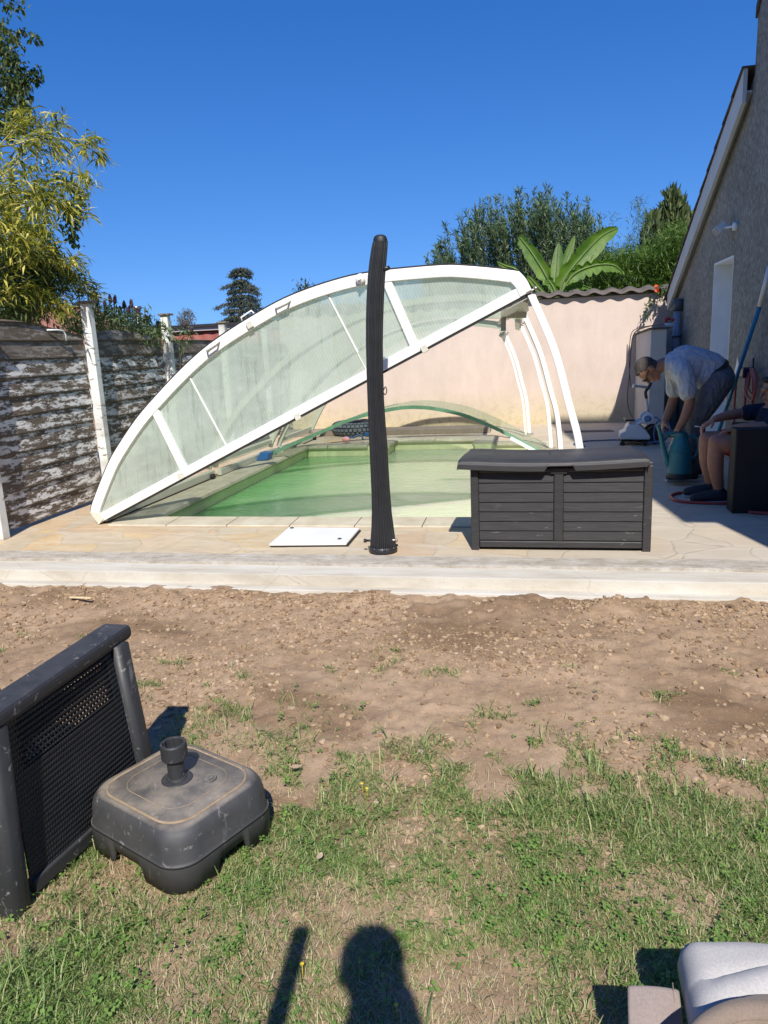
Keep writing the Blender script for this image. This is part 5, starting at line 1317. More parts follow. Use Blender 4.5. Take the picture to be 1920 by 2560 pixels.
# ---- bending man
mp = empty('person', (1.36, 7.05, 0), 'bending man in pale blue tee shirt and grey trousers gripping a watering can', 'person')
Hc = Vector((.985, 7.05, .992)); Hr = frame((-.22, -.12, -1), (-1, 0, .10))
hc, hb = head_parts(Hc, Hr, .105)
yN, yF = 6.875, 7.225
caps = hc + [([(1.19, 7.05, 1.045), (1.12, 7.05, 1.04), (1.05, 7.05, 1.01)], [.065, .060, .058]),
  ([(1.52, 7.05, .92), (1.42, 7.05, 1.02), (1.29, 7.05, 1.03), (1.22, 7.05, 1.00)], [.135, .125, .135, .10]),
  ([(1.24, yN + .03, .99), (1.285, yN - .02, .84), (1.305, yN - .03, .715)], [.062, .050, .044]), ([(1.305, yN - .03, .715), (1.27, yN - .045, .60), (1.215, yN - .06, .495)], [.044, .040, .027]),
  ([(1.22, yF - .03, .99), (1.24, yF + .02, .84), (1.24, yF + .03, .72)], [.062, .050, .044]), ([(1.24, yF + .03, .72), (1.19, yF - .04, .60), (1.14, yF - .14, .52)], [.044, .038, .027]),
  ([(1.54, 6.96, .87), (1.46, 6.96, .70), (1.38, 6.97, .54)], [.105, .085, .062]), ([(1.38, 6.97, .54), (1.37, 6.975, .35), (1.345, 6.98, .09)], [.062, .056, .038]),
  ([(1.54, 7.14, .87), (1.49, 7.16, .70), (1.43, 7.18, .54)], [.105, .085, .062]), ([(1.43, 7.18, .54), (1.43, 7.19, .35), (1.43, 7.20, .09)], [.062, .056, .038]),
  ([(1.35, 6.98, .05), (1.20, 6.96, .03)], [.036, .028]), ([(1.43, 7.20, .05), (1.29, 7.19, .03)], [.036, .028])]
caps += hand_caps((1.212, yN - .06, .49), (-.40, -.05, -.9), (.9, .3, -.45), 1.15, .03, 1.0, -1)
caps += hand_caps((1.14, yF - .14, .515), (-.3, -.5, -.8), (.9, 0, -.4), .9, .03, 1.0, 1)
bd = body_mesh('body', caps, hb, 'skin1', mp, .0065, 3)
# tee shirt
body_mesh('tee_shirt', [([(1.46, 7.05, 1.00), (1.37, 7.05, 1.03), (1.28, 7.05, 1.045), (1.215, 7.05, 1.035)], [.145, .152, .160, .125]),
  ([(1.24, 6.98, 1.03), (1.245, 6.90, .97), (1.275, yN - .01, .87), (1.285, yN - .02, .80)], [.10, .088, .078, .078]), ([(1.24, 7.12, 1.03), (1.23, 7.19, .97), (1.24, yF + .01, .87), (1.24, yF + .01, .80)], [.10, .088, .078, .078]),
  ([(1.38, 7.05, .98), (1.44, 7.05, .92)], [.13, .115]), ([(1.50, 7.05, .99), (1.40, 7.05, 1.03)], [.140, .140])], [((1.31, 7.05, .975), .145, (1.15, 1.15, .85), None), ((1.18, 7.05, 1.035), .096, (.85, 1.3, .95), None), ((1.21, 6.97, 1.03), .085, None, None), ((1.21, 7.13, 1.03), .085, None, None), ((1.45, 7.05, .95), .155, (1.0, 1.0, .9), None)], 'tee', mp, .0075, 4)
# trousers and belt
body_mesh('trousers', [([(1.56, 6.965, .88), (1.47, 6.955, .70), (1.385, 6.965, .54)], [.125, .103, .080]), ([(1.385, 6.965, .54), (1.375, 6.97, .33), (1.35, 6.975, .10)], [.080, .074, .062]),
  ([(1.56, 7.135, .88), (1.50, 7.155, .70), (1.435, 7.18, .54)], [.125, .103, .080]), ([(1.435, 7.18, .54), (1.435, 7.19, .33), (1.43, 7.20, .10)], [.080, .074, .062]), ([(1.57, 7.05, .90), (1.52, 7.05, .955)], [.14, .138])], [], 'jeans', mp, .0075, 3)
m = MB(); rb = frame((0, 1, 0), Vector((-.55, 0, .83))); m.lathe([(.146, -.018), (.150, -.012), (.150, .012), (.146, .018)], (0, 0, 0), 30)
m.v = [tuple(Matrix.Rotation(R(-38), 3, 'Y') @ Vector((v[0] * .95, v[1] * 1.08, v[2])) + Vector((1.525, 7.05, .965))) for v in m.v]; m.build('belt', 'belt', mp)
# hair : cap over crown and nape
P = lambda x, y, z: Hc + Hr @ Vector((x, y, z))
body_mesh('hair', [], [(P(0, -.022, .034), .098, (.86, .98, .96), Hr), (P(0, -.040, -.005), .080, (.92, .8, .95), Hr), (P(0, .035, .085), .045, (1.2, .8, .5), Hr)], 'hair1', mp, .006, 3)
m = MB()
for sx in (-1, 1):
    m.tube([P(.036 * sx + .024 * math.cos(a), .098, .012 + .017 * math.sin(a)) for a in [2 * PI * k / 14 for k in range(15)]], .003, 6, False); m.tube([P(.06 * sx, .095, .014), P(.082 * sx, .01, .012), P(.080 * sx, -.02, .0)], .0035, 6)
m.tube([P(-.012, .1, .014), P(.012, .1, .014)], .003, 6); g_ = m.build('glasses', 'black', mp)
m = MB()
for sx in (-1, 1): m.add([P(.036 * sx + .023 * math.cos(a), .099, .012 + .016 * math.sin(a)) for a in [2 * PI * k / 14 for k in range(14)]], [tuple(range(14))])
m.build('lens', 'black', g_)
for (fx, fy) in ((1.35, 6.98), (1.43, 7.20)):
    o = body_mesh('shoe', [([(fx + .035, fy, .045), (fx - .07, fy - .01, .045), (fx - .165, fy - .02, .036)], [.046, .047, .038])], [((fx, fy, .09), .05, (1, .9, .8), None)], 'shoe', mp, .007, 2)
    m = MB(); m.box((fx - .20, fy - .058, .0), (fx + .08, fy + .032, .022)); m.build('sole', 'sole', o, bevel=.012)

# ---- watering can, held
M['teal'] = simple('teal_plastic', (0.015, 0.165, 0.20), .4, .08, 6); M['darkteal'] = simple('dark_base_plastic', (0.015, 0.03, 0.035), .5)
wc = empty('watering_can', (1.22, 6.80, .06), 'teal plastic watering can with long spout held above the paving by the bending man', 'watering can')
YC = 6.80; c0 = Vector((1.232, YC, .06))
prof_ = [(.001, .0), (.098, .0), (.102, .01), (.102, .03), (.1, .05), (.097, .20), (.096, .25), (.088, .29), (.068, .335), (.058, .365), (.055, .395), (.058, .400), (.052, .402), (.049, .37), (.0001, .36)]
m = MB(); m.lathe(prof_[4:], c0, 32); m.build('body', 'teal', wc)
m = MB(); m.lathe(prof_[:5], c0, 32); m.build('base', 'darkteal', wc)
m = MB(); m.lathe([(.0985, .23), (.1005, .235), (.0985, .24)], c0, 32); m.tube(spline([(1.155, YC, .16), (1.12, YC - .005, .24), (1.085, YC - .01, .36), (1.06, YC - .01, .47), (1.035, YC - .01, .535)], 5), [.030] * 5 + [.024] * 5 + [.020] * 5 + [.018] * 6, 12); m.build('spout', 'teal', wc)
m = MB(); m.tube(spline([(1.075, YC - .01, .445), (1.12, YC - .01, .452), (1.17, YC - .01, .458), (1.215, YC, .465), (1.235, YC, .455)], 4), .013, 10); m.tube([(1.062, YC, .42), (1.19, YC, .43)], .006, 8); m.build('carrying_handle', 'teal', wc)
m = MB(); m.tube(spline([(1.27, YC, .425), (1.33, YC, .43), (1.375, YC, .39), (1.385, YC, .32), (1.36, YC, .25), (1.32, YC, .235)], 5), .012, 10); m.build('rear_handle', 'teal', wc)

# ---- seated man and his chair
M['chairblack'] = simple('black_chair', (0.010, 0.010, 0.011), .7, .2)
sc_e = empty('garden_chair', (1.7, 6.15, 0), 'black block shaped garden armchair against the house wall at the right edge', 'armchair')
m = MB(); m.box((1.40, 5.66, .0), (1.90, 5.82, .615)); m.build('arm', 'chairblack', sc_e, bevel=.01)
m = MB(); m.box((1.60, 6.50, .0), (1.90, 6.64, .56)); m.build('arm', 'chairblack', sc_e, bevel=.01)
m = MB(); m.box((1.56, 5.842, .0), (1.88, 6.498, .26)); m.build('seat', 'chairblack', sc_e, bevel=.01)
m = MB(); m.box((1.885, 5.66, .0), (1.945, 6.64, .78)); m.build('backrest', 'chairblack', sc_e, bevel=.01)
ms = empty('person', (1.65, 6.15, 0), 'man in navy shirt and red shorts sitting in a black garden chair holding a cigarette', 'person')
Hc2 = Vector((1.775, 6.15, .850)); Hr2 = frame((-1, -.12, -.12), (0, 0, 1)); hc2, hb2 = head_parts(Hc2, Hr2, .100)
n1, f1 = 5.97, 6.33
caps = hc2 + [([(1.80, 6.15, .66), (1.79, 6.15, .74), (1.785, 6.15, .80)], [.08, .058, .056]), ([(1.72, 6.15, .38), (1.78, 6.15, .52), (1.80, 6.15, .64)], [.14, .125, .13]),
  ([(1.80, n1, .67), (1.74, n1 - .06, .62), (1.66, n1 - .08, .60)], [.058, .050, .044]), ([(1.66, n1 - .08, .60), (1.56, n1 - .02, .595), (1.475, n1 + .05, .585)], [.044, .038, .027]),
  ([(1.79, f1, .67), (1.70, f1 + .05, .66), (1.60, f1 + .06, .655)], [.058, .050, .044]), ([(1.60, f1 + .06, .655), (1.49, f1 + .01, .645), (1.39, f1 - .03, .622)], [.044, .038, .027]),
  ([(1.70, 6.07, .40), (1.52, 6.03, .45), (1.355, 6.02, .475)], [.10, .088, .064]), ([(1.355, 6.02, .475), (1.355, 6.03, .30), (1.395, 6.05, .10)], [.063, .060, .036]),
  ([(1.70, 6.24, .40), (1.52, 6.25, .44), (1.335, 6.26, .47)], [.10, .088, .064]), ([(1.335, 6.26, .47), (1.345, 6.27, .30), (1.385, 6.28, .10)], [.063, .060, .036]),
  ([(1.39, 6.05, .05), (1.25, 6.03, .035)], [.036, .028]), ([(1.38, 6.28, .05), (1.24, 6.27, .035)], [.036, .028])]
caps += hand_caps((1.475, n1 + .05, .585), (-.85, .15, -.38), (-.25, 0, -.9), .35, .10, 1.0, -1)
caps += hand_caps((1.39, f1 - .03, .622), (-.8, -.1, -.5), (.1, 0, -1), .55, .08, 1.0, 1)
body_mesh('body', caps, hb2, 'skin2', ms, .0065, 3)
body_mesh('polo_shirt', [([(1.73, 6.15, .38), (1.79, 6.15, .50), (1.80, 6.15, .62)], [.15, .145, .145]), ([(1.80, 6.05, .68), (1.79, n1, .67), (1.74, n1 - .05, .635), (1.70, n1 - .07, .62)], [.085, .078, .068, .066]), ([(1.80, 6.25, .68), (1.79, f1, .67), (1.72, f1 + .04, .665), (1.66, f1 + .055, .66)], [.085, .078, .068, .066])], [((1.80, 6.15, .70), .085, (1, 1.4, .6), None)], 'navytee', ms, .0075, 4)
body_mesh('shorts', [([(1.72, 6.07, .40), (1.58, 6.04, .44), (1.49, 6.035, .455)], [.125, .112, .104]), ([(1.72, 6.24, .40), (1.58, 6.25, .43), (1.48, 6.255, .45)], [.125, .112, .104])], [((1.72, 6.15, .38), .14, (1, 1.1, .9), None)], 'redshort', ms, .0075, 3)
P = lambda x, y, z: Hc2 + Hr2 @ Vector((x, y, z))
body_mesh('hair', [], [(P(0, -.022, .040), .095, (.88, 1.0, .92), Hr2), (P(0, -.045, .0), .075, (.95, .8, .95), Hr2), (P(0, .05, .088), .045, (1.3, .8, .5), Hr2)], 'hair2', ms, .006, 3)
for (fx, fy) in ((1.395, 6.05), (1.385, 6.28)):
    o = body_mesh('shoe', [([(fx + .04, fy, .05), (fx - .08, fy - .01, .05), (fx - .18, fy - .02, .040)], [.048, .049, .038])], [((fx, fy, .09), .050, (1, .9, .8), None)], 'shoe', ms, .007, 2)
    m = MB(); m.box((fx - .215, fy - .058, .0), (fx + .09, fy + .034, .02)); m.build('sole', 'sole', o, bevel=.012)
m = MB(); a = Vector((1.30, f1 - .045, .565)); m.tube([a, a + Vector((-.06, -.02, .01))], .004, 8)
tag(m.build('cigarette', 'lidwhite'), 'white cigarette between the fingers of the seated man', 'cigarette')

# ---- photographer, standing behind the camera (his shadow falls on the lawn)
pg = empty('person', (0, -.3, -.18), 'photographer standing on the lawn behind the viewpoint holding up a phone', 'person')
M['phtee'] = cl('photographer_shirt', (0.10, 0.11, 0.13))
Hc3 = Vector((.0, -.17, 1.49)); Hr3 = frame((0, 1, -.25), (0, .2, 1)); hc3, hb3 = head_parts(Hc3, Hr3, .1)
zs = -.18
caps = hc3 + [([(0, -.26, 1.27), (0, -.22, 1.34), (0, -.19, 1.42)], [.085, .06, .058]), ([(0, -.33, .74), (0, -.32, .95), (0, -.28, 1.20)], [.145, .125, .14])]
for sx in (-1, 1):
    caps += [([(.17 * sx, -.28, 1.23), (.22 * sx, -.24, 1.08), (.21 * sx, -.16, .98)], [.062, .05, .043]), ([(.21 * sx, -.16, .98), (.14 * sx, -.12, 1.12), (.075 * sx, -.095, 1.235)], [.043, .038, .027]),
             ([(.09 * sx, -.33, .72), (.10 * sx, -.32, .50), (.10 * sx, -.33, .29)], [.10, .085, .06]), ([(.10 * sx, -.33, .29), (.10 * sx, -.35, .1), (.10 * sx, -.36, -.09)], [.06, .055, .037]), ([(.10 * sx, -.36, -.13), (.11 * sx, -.22, -.15)], [.036, .028])]
    caps += hand_caps((.075 * sx, -.095, 1.235), (-.35 * sx, .35, .8), (-.6 * sx, .3, 0), .6, .05, 1.0, sx)
body_mesh('body', caps, hb3, 'skin1', pg, .009, 3)
body_mesh('shirt', [([(0, -.33, .72), (0, -.32, .95), (0, -.28, 1.20)], [.155, .145, .155])] + [([(.10 * sx, -.28, 1.25), (.18 * sx, -.28, 1.22), (.225 * sx, -.24, 1.07)], [.09, .08, .068]) for sx in (-1, 1)], [], 'phtee', pg, .01, 3)
body_mesh('trousers', [([(.09 * sx, -.33, .72), (.10 * sx, -.32, .50), (.10 * sx, -.33, .29)], [.118, .10, .078]) for sx in (-1, 1)] + [([(.10 * sx, -.33, .29), (.10 * sx, -.35, .1), (.10 * sx, -.36, -.11)], [.078, .07, .065]) for sx in (-1, 1)], [], 'jeans', pg, .01, 3)
body_mesh('hair', [], [(Hc3 + Hr3 @ Vector((0, -.02, .04)), .095, (.88, 1.0, .92), Hr3)], 'hair2', pg, .008, 3)
m = MB(); m.box((-.038, -.078, 1.235), (.038, -.068, 1.385)); tag(m.build('phone', 'black', bevel=.004), 'black phone held upright by the photographer', 'phone')
#@@PLANTS
# ================================================================ PLANTS
def unit(v): return v / np.maximum(np.linalg.norm(v, axis=-1, keepdims=True), 1e-9)
def leaf_mesh(name, P, D, L, W, mat, par, droop=0.25, fold=0.25, seed=0):
    r = np.random.default_rng(seed); n = len(P); D = unit(D)
    up = np.array([0, 0, 1.0]) + r.normal(0, .45, (n, 3)); S = unit(np.cross(D, up)); N_ = unit(np.cross(S, D))
    L = L[:, None]; W = W[:, None]; g = np.array([0, 0, -1.0])
    m1 = P + D * L * .42; tip = P + unit(D + g * droop) * L
    a = m1 + S * W / 2 + N_ * W * fold; b = m1 - S * W / 2 + N_ * W * fold
    V = np.stack([P, a, tip, b, m1], 1).reshape(-1, 3); k = np.arange(n)[:, None] * 5
    F = np.concatenate([k + np.array([[0, 1, 4]]), k + np.array([[1, 2, 4]]), k + np.array([[4, 2, 3]]), k + np.array([[0, 4, 3]])], 0)
    return npmesh(name, V, F, mat, False, par)
def inpoly(px, py, poly):
    c = np.zeros(len(px), bool); n = len(poly)
    for i in range(n):
        x1, y1 = poly[i]; x2, y2 = poly[(i + 1) % n]
        k = ((y1 > py) != (y2 > py)) & (px < (x2 - x1) * (py - y1) / (y2 - y1 + 1e-9) + x1); c ^= k
    return c
CMn = np.array(CM)
def at_np(px, py, Y):
    d = np.stack([px - 960, 1280 - py, np.full(len(px), -1850.0)], -1) @ CMn.T; t = Y / d[:, 1]
    return np.array([0, 0, 1.3]) + d * t[:, None]
def cloud(poly, y0, y1, n, seed, holes=0.35, hs=0.02):
    """random points through a crown volume whose silhouette is the polygon; depth spans y0..y1"""
    r = np.random.default_rng(seed); xs_ = [p[0] for p in poly]; ys_ = [p[1] for p in poly]
    px = r.uniform(min(xs_), max(xs_), n * 3); py = r.uniform(min(ys_), max(ys_), n * 3); k = inpoly(px, py, poly); px = px[k]; py = py[k]
    Y = r.uniform(y0, y1, len(px)); P = at_np(px, py, Y)
    k = vnoise(px * hs, py * hs, seed) * .5 + vnoise(P[:, 0] * 3 + 9, P[:, 1] * 2 + P[:, 2] * 3, seed + 1) * .5 > holes
    return P[k][:n]
def spray_leaves(C, k, Ls, Ws, r, outward=(0, 0, .2), rad=.05, hang=0.0):
    n = len(C); Pn = np.repeat(C, k, 0) + r.normal(0, rad, (n * k, 3)); ax = unit(r.normal(0, 1, (n, 3)) + np.array(outward))
    D = np.repeat(ax, k, 0) + r.normal(0, .65, (n * k, 3)) + np.array([0, 0, -hang]); return Pn, D, r.uniform(Ls[0], Ls[1], n * k), r.uniform(Ws[0], Ws[1], n * k)
def stems(name, paths, r0, r1, mat, par, n=5):
    m = MB()
    for P_ in paths:
        P_ = spline(P_, 4); k = len(P_); m.tube(P_, [r0 + (r1 - r0) * i / (k - 1) for i in range(k)], n)
    return m.build(name, mat, par)
M['bark'] = simple('brown_bark', (0.12, 0.09, 0.065), .9, .3, 8, .5, 30); M['culm'] = simple('yellow_culm', (0.42, 0.36, 0.12), .5, .15, 5); M['greenstem'] = simple('green_stem', (0.12, 0.18, 0.05), .6, .2, 5)
M['bamboo'] = leafmat('golden_bamboo_leaf', [(0, (0.06, 0.085, 0.02)), (.3, (0.16, 0.18, 0.03)), (.6, (0.38, 0.36, 0.06)), (.85, (0.58, 0.50, 0.10)), (1, (0.70, 0.60, 0.22))], .4, .35)  # golden leaf, with sunlight on the upper clump brightened into the colour
M['bamboo_shaded'] = leafmat('shaded_bamboo_leaf', [(0, (0.025, 0.05, 0.015)), (.6, (0.05, 0.085, 0.02)), (1, (0.12, 0.15, 0.03))], .45, .3)  # same bamboo, shade of the low part put into the leaf colour
M['birch'] = leafmat('birch_leaf', [(0, (0.03, 0.055, 0.02)), (.6, (0.06, 0.10, 0.03)), (1, (0.16, 0.18, 0.05))], .45, .35)
M['willow'] = leafmat('willow_leaf', [(0, (0.03, 0.065, 0.028)), (.5, (0.085, 0.14, 0.065)), (1, (0.22, 0.29, 0.15))], .45, .25)
M['hedge'] = leafmat('bamboo_hedge_leaf', [(0, (0.035, 0.08, 0.012)), (.6, (0.08, 0.15, 0.022)), (1, (0.18, 0.25, 0.05))], .45, .3)
M['cedar'] = leafmat('cedar_needles', [(0, (0.035, 0.055, 0.045)), (.7, (0.07, 0.095, 0.075)), (1, (0.13, 0.13, 0.09))], .7, .1)
M['thuja'] = leafmat('cypress_scale', [(0, (0.03, 0.05, 0.015)), (.6, (0.065, 0.095, 0.028)), (1, (0.13, 0.155, 0.045))], .6, .12)

r = np.random.default_rng(5)
# golden bamboo clump
bz = empty('bamboo', (-4.9, 6.2, 0), 'golden green bamboo clump arching over the fence at the left edge', 'bamboo')
culms = [[(-80, 420), (40, 360), (130, 345), (215, 355), (247, 382)], [(-60, 520), (60, 400), (140, 375), (215, 445)], [(-60, 560), (40, 470), (130, 450), (218, 480)], [(-60, 620), (50, 500), (130, 500), (205, 535)],
         [(-60, 700), (40, 580), (110, 590), (150, 650), (180, 690)], [(-60, 760), (40, 640), (130, 670), (190, 700), (235, 735)], [(-60, 720), (60, 650), (120, 640), (190, 660)], [(-60, 460), (20, 340), (60, 300), (80, 290)], [(-60, 500), (60, 380), (110, 325), (150, 300)], [(-60, 780), (30, 720), (100, 740), (160, 775)]]
paths = []
Pl = []; Dl = []; Ll = []; Wl = []
for i, c in enumerate(culms):
    yd = 5.7 + (i * .37) % 1.1; P_ = [at(x, y, Y=yd + .1 * j) for j, (x, y) in enumerate(c)]
    base = Vector((-5.3 - .1 * (i % 3), yd + .3, 0.0)); paths.append([base, Vector((P_[0].x - .1, yd + .1, max(P_[0].z * .7, .6)))] + P_)
    S_ = spline(P_, 10)
    for j, p in enumerate(S_[6:]):
        for _ in range(2 if i in (0, 1, 7, 8) else 3):
            q = np.array(p) + r.normal(0, .04, 3); kk = 4
            t = np.array((S_[min(j + 8, len(S_) - 1)] - S_[j + 5])); t = t / (np.linalg.norm(t) + 1e-6)
            ax = unit(t * .7 + r.normal(0, .6, 3) + np.array([.1, 0, -.15]))
            Pl.append(q + r.normal(0, .02, (kk, 3))); Dl.append(ax + r.normal(0, .45, (kk, 3))); Ll.append(r.uniform(.09, .16, kk)); Wl.append(r.uniform(.014, .022, kk))
P1 = np.concatenate(Pl); D1 = np.concatenate(Dl); L1 = np.concatenate(Ll); W1 = np.concatenate(Wl)
poly = [(-60, 350), (30, 390), (70, 430), (110, 480), (120, 540), (110, 600), (90, 650), (-60, 680)]
C = cloud(poly, 5.5, 7.0, 380, 3, .47); a_, b_, c_, d_ = spray_leaves(C, 6, (.09, .16), (.014, .022), r, (.5, -.2, .1), .05, .15)
leaf_mesh('leaves', np.concatenate([P1, a_]), np.concatenate([D1, b_]), np.concatenate([L1, c_]), np.concatenate([W1, d_]), 'bamboo', bz, .3, .12, 2)
stems('culms', paths, .010, .002, 'culm', bz)
bd2 = empty('bamboo', (-4.9, 6.6, 0), 'bamboo coloured dark as in shade growing low behind the fence top under the golden clump', 'bamboo')
poly = [(-60, 620), (60, 610), (120, 650), (150, 690), (140, 722), (115, 765), (85, 805), (-60, 815)]
C = cloud(poly, 5.9, 7.3, 1500, 8, .30); a_, b_, c_, d_ = spray_leaves(C, 6, (.07, .14), (.010, .017), r, (.6, -.2, .1), .06, .1)
Pl = [a_]; Dl = [b_]; Ll = [c_]; Wl = [d_]
for tip in ((236, 738), (225, 715), (205, 690), (190, 770), (215, 752)):
    S_ = spline([at(60, 740, Y=6.4), at(130, (tip[1] + 700) / 2, Y=6.4), at(*tip, Y=6.3)], 14)
    for p in S_[4:]:
        kk = 6; Pl.append(np.array(p) + r.normal(0, .03, (kk, 3))); Dl.append(np.array([.8, 0, .15]) + r.normal(0, .55, (kk, 3))); Ll.append(r.uniform(.06, .12, kk)); Wl.append(r.uniform(.008, .014, kk))
leaf_mesh('leaves', np.concatenate(Pl), np.concatenate(Dl), np.concatenate(Ll), np.concatenate(Wl), 'bamboo_shaded', bd2, .2, .12, 4)
stems('culms', [[(-5.3, 6.5, 0), at(0, 740, Y=6.5), at(130, 725, Y=6.4), at(236, 738, Y=6.3)], [(-5.2, 6.6, 0), at(20, 760, Y=6.6), at(120, 760, Y=6.4), at(190, 770, Y=6.3)], [(-4.9, 6.7, 0), at(60, 700, Y=6.6), at(130, 680, Y=6.4), at(205, 690, Y=6.3)]], .009, .002, 'greenstem', bd2)

# birch twigs hanging in at the top left
bt = empty('birch_tree', (-7.5, 8.5, 0), 'birch tree with hanging leafy twigs entering at the top left corner', 'tree')
strands = [[(-90, -60), (-20, -20), (20, 10), (55, 10)], [(-80, -20), (-10, 60), (5, 130), (10, 190)], [(-60, 20), (0, 60), (25, 80), (45, 120)], [(-60, 60), (10, 80), (60, 85), (90, 95)], [(-60, 90), (10, 110), (35, 190), (40, 260), (35, 330)], [(-60, 110), (0, 150), (15, 240), (10, 330)], [(-60, 130), (20, 130), (50, 180), (62, 240), (60, 300)],
           [(-40, 160), (20, 200), (50, 250), (55, 330)], [(-60, 200), (-10, 240), (0, 300), (5, 340)], [(10, 200), (50, 215), (75, 195), (85, 180)], [(-60, 150), (-20, 260), (-15, 340)], [(150, 440), (190, 470), (200, 510), (195, 540)], [(120, 480), (165, 520), (175, 560), (182, 600)], [(-60, 230), (20, 250), (30, 300), (28, 345)]]
Pl = []; Dl = []; Ll = []; Wl = []; paths = []
for i, c in enumerate(strands):
    yd = 6.6 + (i * .43) % 1.2; P_ = [at(x, y, Y=yd) for x, y in c]; paths.append(P_); S_ = spline(P_, 9)
    for p in S_:
        if p.z > 6: pass
        for _ in range(7 if c[0][1] > 80 else 3):
            Pl.append(np.array(p) + r.normal(0, .035, 3)); Dl.append(np.array([0, 0, -.75]) + r.normal(0, .6, 3)); Ll.append(r.uniform(.045, .075)); Wl.append(r.uniform(.030, .045))
leaf_mesh('leaves', np.array(Pl), np.array(Dl), np.array(Ll), np.array(Wl), 'birch', bt, .25, .15, 6)
stems('twigs', paths, .004, .0015, 'bark', bt)
stems('trunk', [[(-7.6, 8.6, 0), (-7.5, 8.4, 2.5), (-7.2, 8.0, 5.0), (-6.5, 7.5, 6.0)], [(-7.3, 8.2, 4.3), (-6.2, 7.3, 4.9), at(-90, -60, Y=6.8)], [(-7.4, 8.3, 3.6), (-6.3, 7.5, 3.9), at(-60, 110, Y=7.0)]], .09, .012, 'bark', bt, 8)

# buddleia
bu = empty('buddleia_bush', (-4.6, 7.8, 0), 'buddleia bush with spent purple brown flower spikes behind the fence', 'bush')
poly = [(150, 800), (175, 780), (235, 770), (262, 765), (300, 780), (330, 790), (380, 800), (420, 825), (430, 850), (300, 850), (160, 830)]
C = cloud(poly, 7.0, 8.6, 420, 12, .35); a_, b_, c_, d_ = spray_leaves(C, 6, (.06, .12), (.014, .026), r, (.1, 0, .5), .05)
tips = [(232, 742), (243, 752), (275, 746), (287, 748), (310, 762), (328, 758), (322, 775), (345, 785), (365, 795), (395, 812), (300, 775), (262, 760), (478, 825), (462, 815)]
paths = []; Pl = [a_]; Dl = [b_]; Ll = [c_]; Wl = [d_]; fl = []
for i, t_ in enumerate(tips):
    yd = 7.3 + (i * .31) % .9; q = at(*t_, Y=yd); b0 = at(t_[0] - 30 + (i % 3) * 12, 850, Y=yd + .1); b0.z = min(b0.z, 1.3)
    mid = b0.lerp(q, .6) + Vector((.03, 0, .05)); paths.append([Vector((b0.x - .1, yd + .1, .6)), b0, mid, q]); S_ = spline([b0, mid, q], 8)
    fl.append((S_[-4], S_[-1]))
    for p in S_[2:-3]:
        for _ in range(3): Pl.append(np.array([p]) + r.normal(0, .012, (1, 3))); Dl.append(np.array([[0, 0, .35]]) + r.normal(0, .7, (1, 3))); Ll.append(r.uniform(.06, .12, 1)); Wl.append(r.uniform(.012, .022, 1))
M['budd'] = leafmat('buddleia_leaf', [(0, (0.05, 0.085, 0.035)), (.6, (0.10, 0.15, 0.06)), (1, (0.20, 0.23, 0.11))], .6, .25)
leaf_mesh('leaves', np.concatenate(Pl), np.concatenate(Dl), np.concatenate(Ll), np.concatenate(Wl), 'budd', bu, .35, .15, 9); stems('stems', paths, .006, .0025, 'bark', bu)
M['spike'] = simple('spent_purple_flower', (0.085, 0.045, 0.065), .9, .4, 60, .8, 80)
m = MB()
for a, b in fl:
    dv = (b - a).normalized(); e = b + dv * .05
    m.tube([a.lerp(e, t) for t in (0, .2, .45, .7, .9, 1)], [.009, .020, .022, .018, .010, .003], 8)
m.build('flower_spikes', 'spike', bu)

# cedar far away
def conifer(name, top, base_px, Yd, tiers, lab, mat, leafL, n_, trunk=.25):
    e = empty(name, tuple(at(*base_px, Y=Yd)), lab, 'tree'); T = at(*top, Y=Yd); Bp = at(*base_px, Y=Yd); Bp.z = 0
    paths = []; Pl = []; Dl = []
    rr = np.random.default_rng(n_)
    for (py, wl_, wr_) in tiers:
        for sgn, w in ((-1, wl_), (1, wr_)):
            for k in range(3):
                yo = (k - 1) * .5
                a = at(top[0] + (k - 1) * 2, py, Y=Yd); ex = at(top[0] + sgn * w * (1 - .25 * abs(k - 1)), py + 6 + 2 * k, Y=Yd); ex.y += yo * abs(ex.x - a.x); mid = a.lerp(ex, .5) + Vector((0, 0, abs(ex.x - a.x) * .12))
                paths.append([a, mid, ex]); S_ = spline([a, mid, ex], 16)
                for p in S_:
                    kk = 9; Pl.append(np.array(p) + rr.normal(0, 1, (kk, 3)) * np.array([.06, .14, .042]) + np.array([0, 0, -.045])); Dl.append(np.array([sgn * .3, 0, -.55]) + rr.normal(0, .55, (kk, 3)))
    P_ = np.concatenate(Pl); leaf_mesh('crown', P_, np.concatenate(Dl), rr.uniform(.6, 1.4, len(P_)) * leafL, rr.uniform(.22, .42, len(P_)) * leafL, mat, e, .3, .1, n_)
    stems('trunk', [[Bp, (Bp.x, Bp.y, T.z * .5), T]], trunk, .02, 'bark', e, 8); stems('branches', paths, .04, .01, 'bark', e)
    return e
conifer('cedar_tree', (603, 668), (603, 820), 42., [(672, 22, 26), (682, 30, 22), (700, 20, 20), (712, 48, 42), (724, 32, 46), (740, 34, 44), (752, 22, 46), (762, 66, 50), (775, 46, 54), (790, 40, 56), (800, 60, 50), (812, 90, 60), (820, 70, 60)], 'tall blue green cedar with drooping tiers far behind the enclosure', 'cedar', .13, 21)
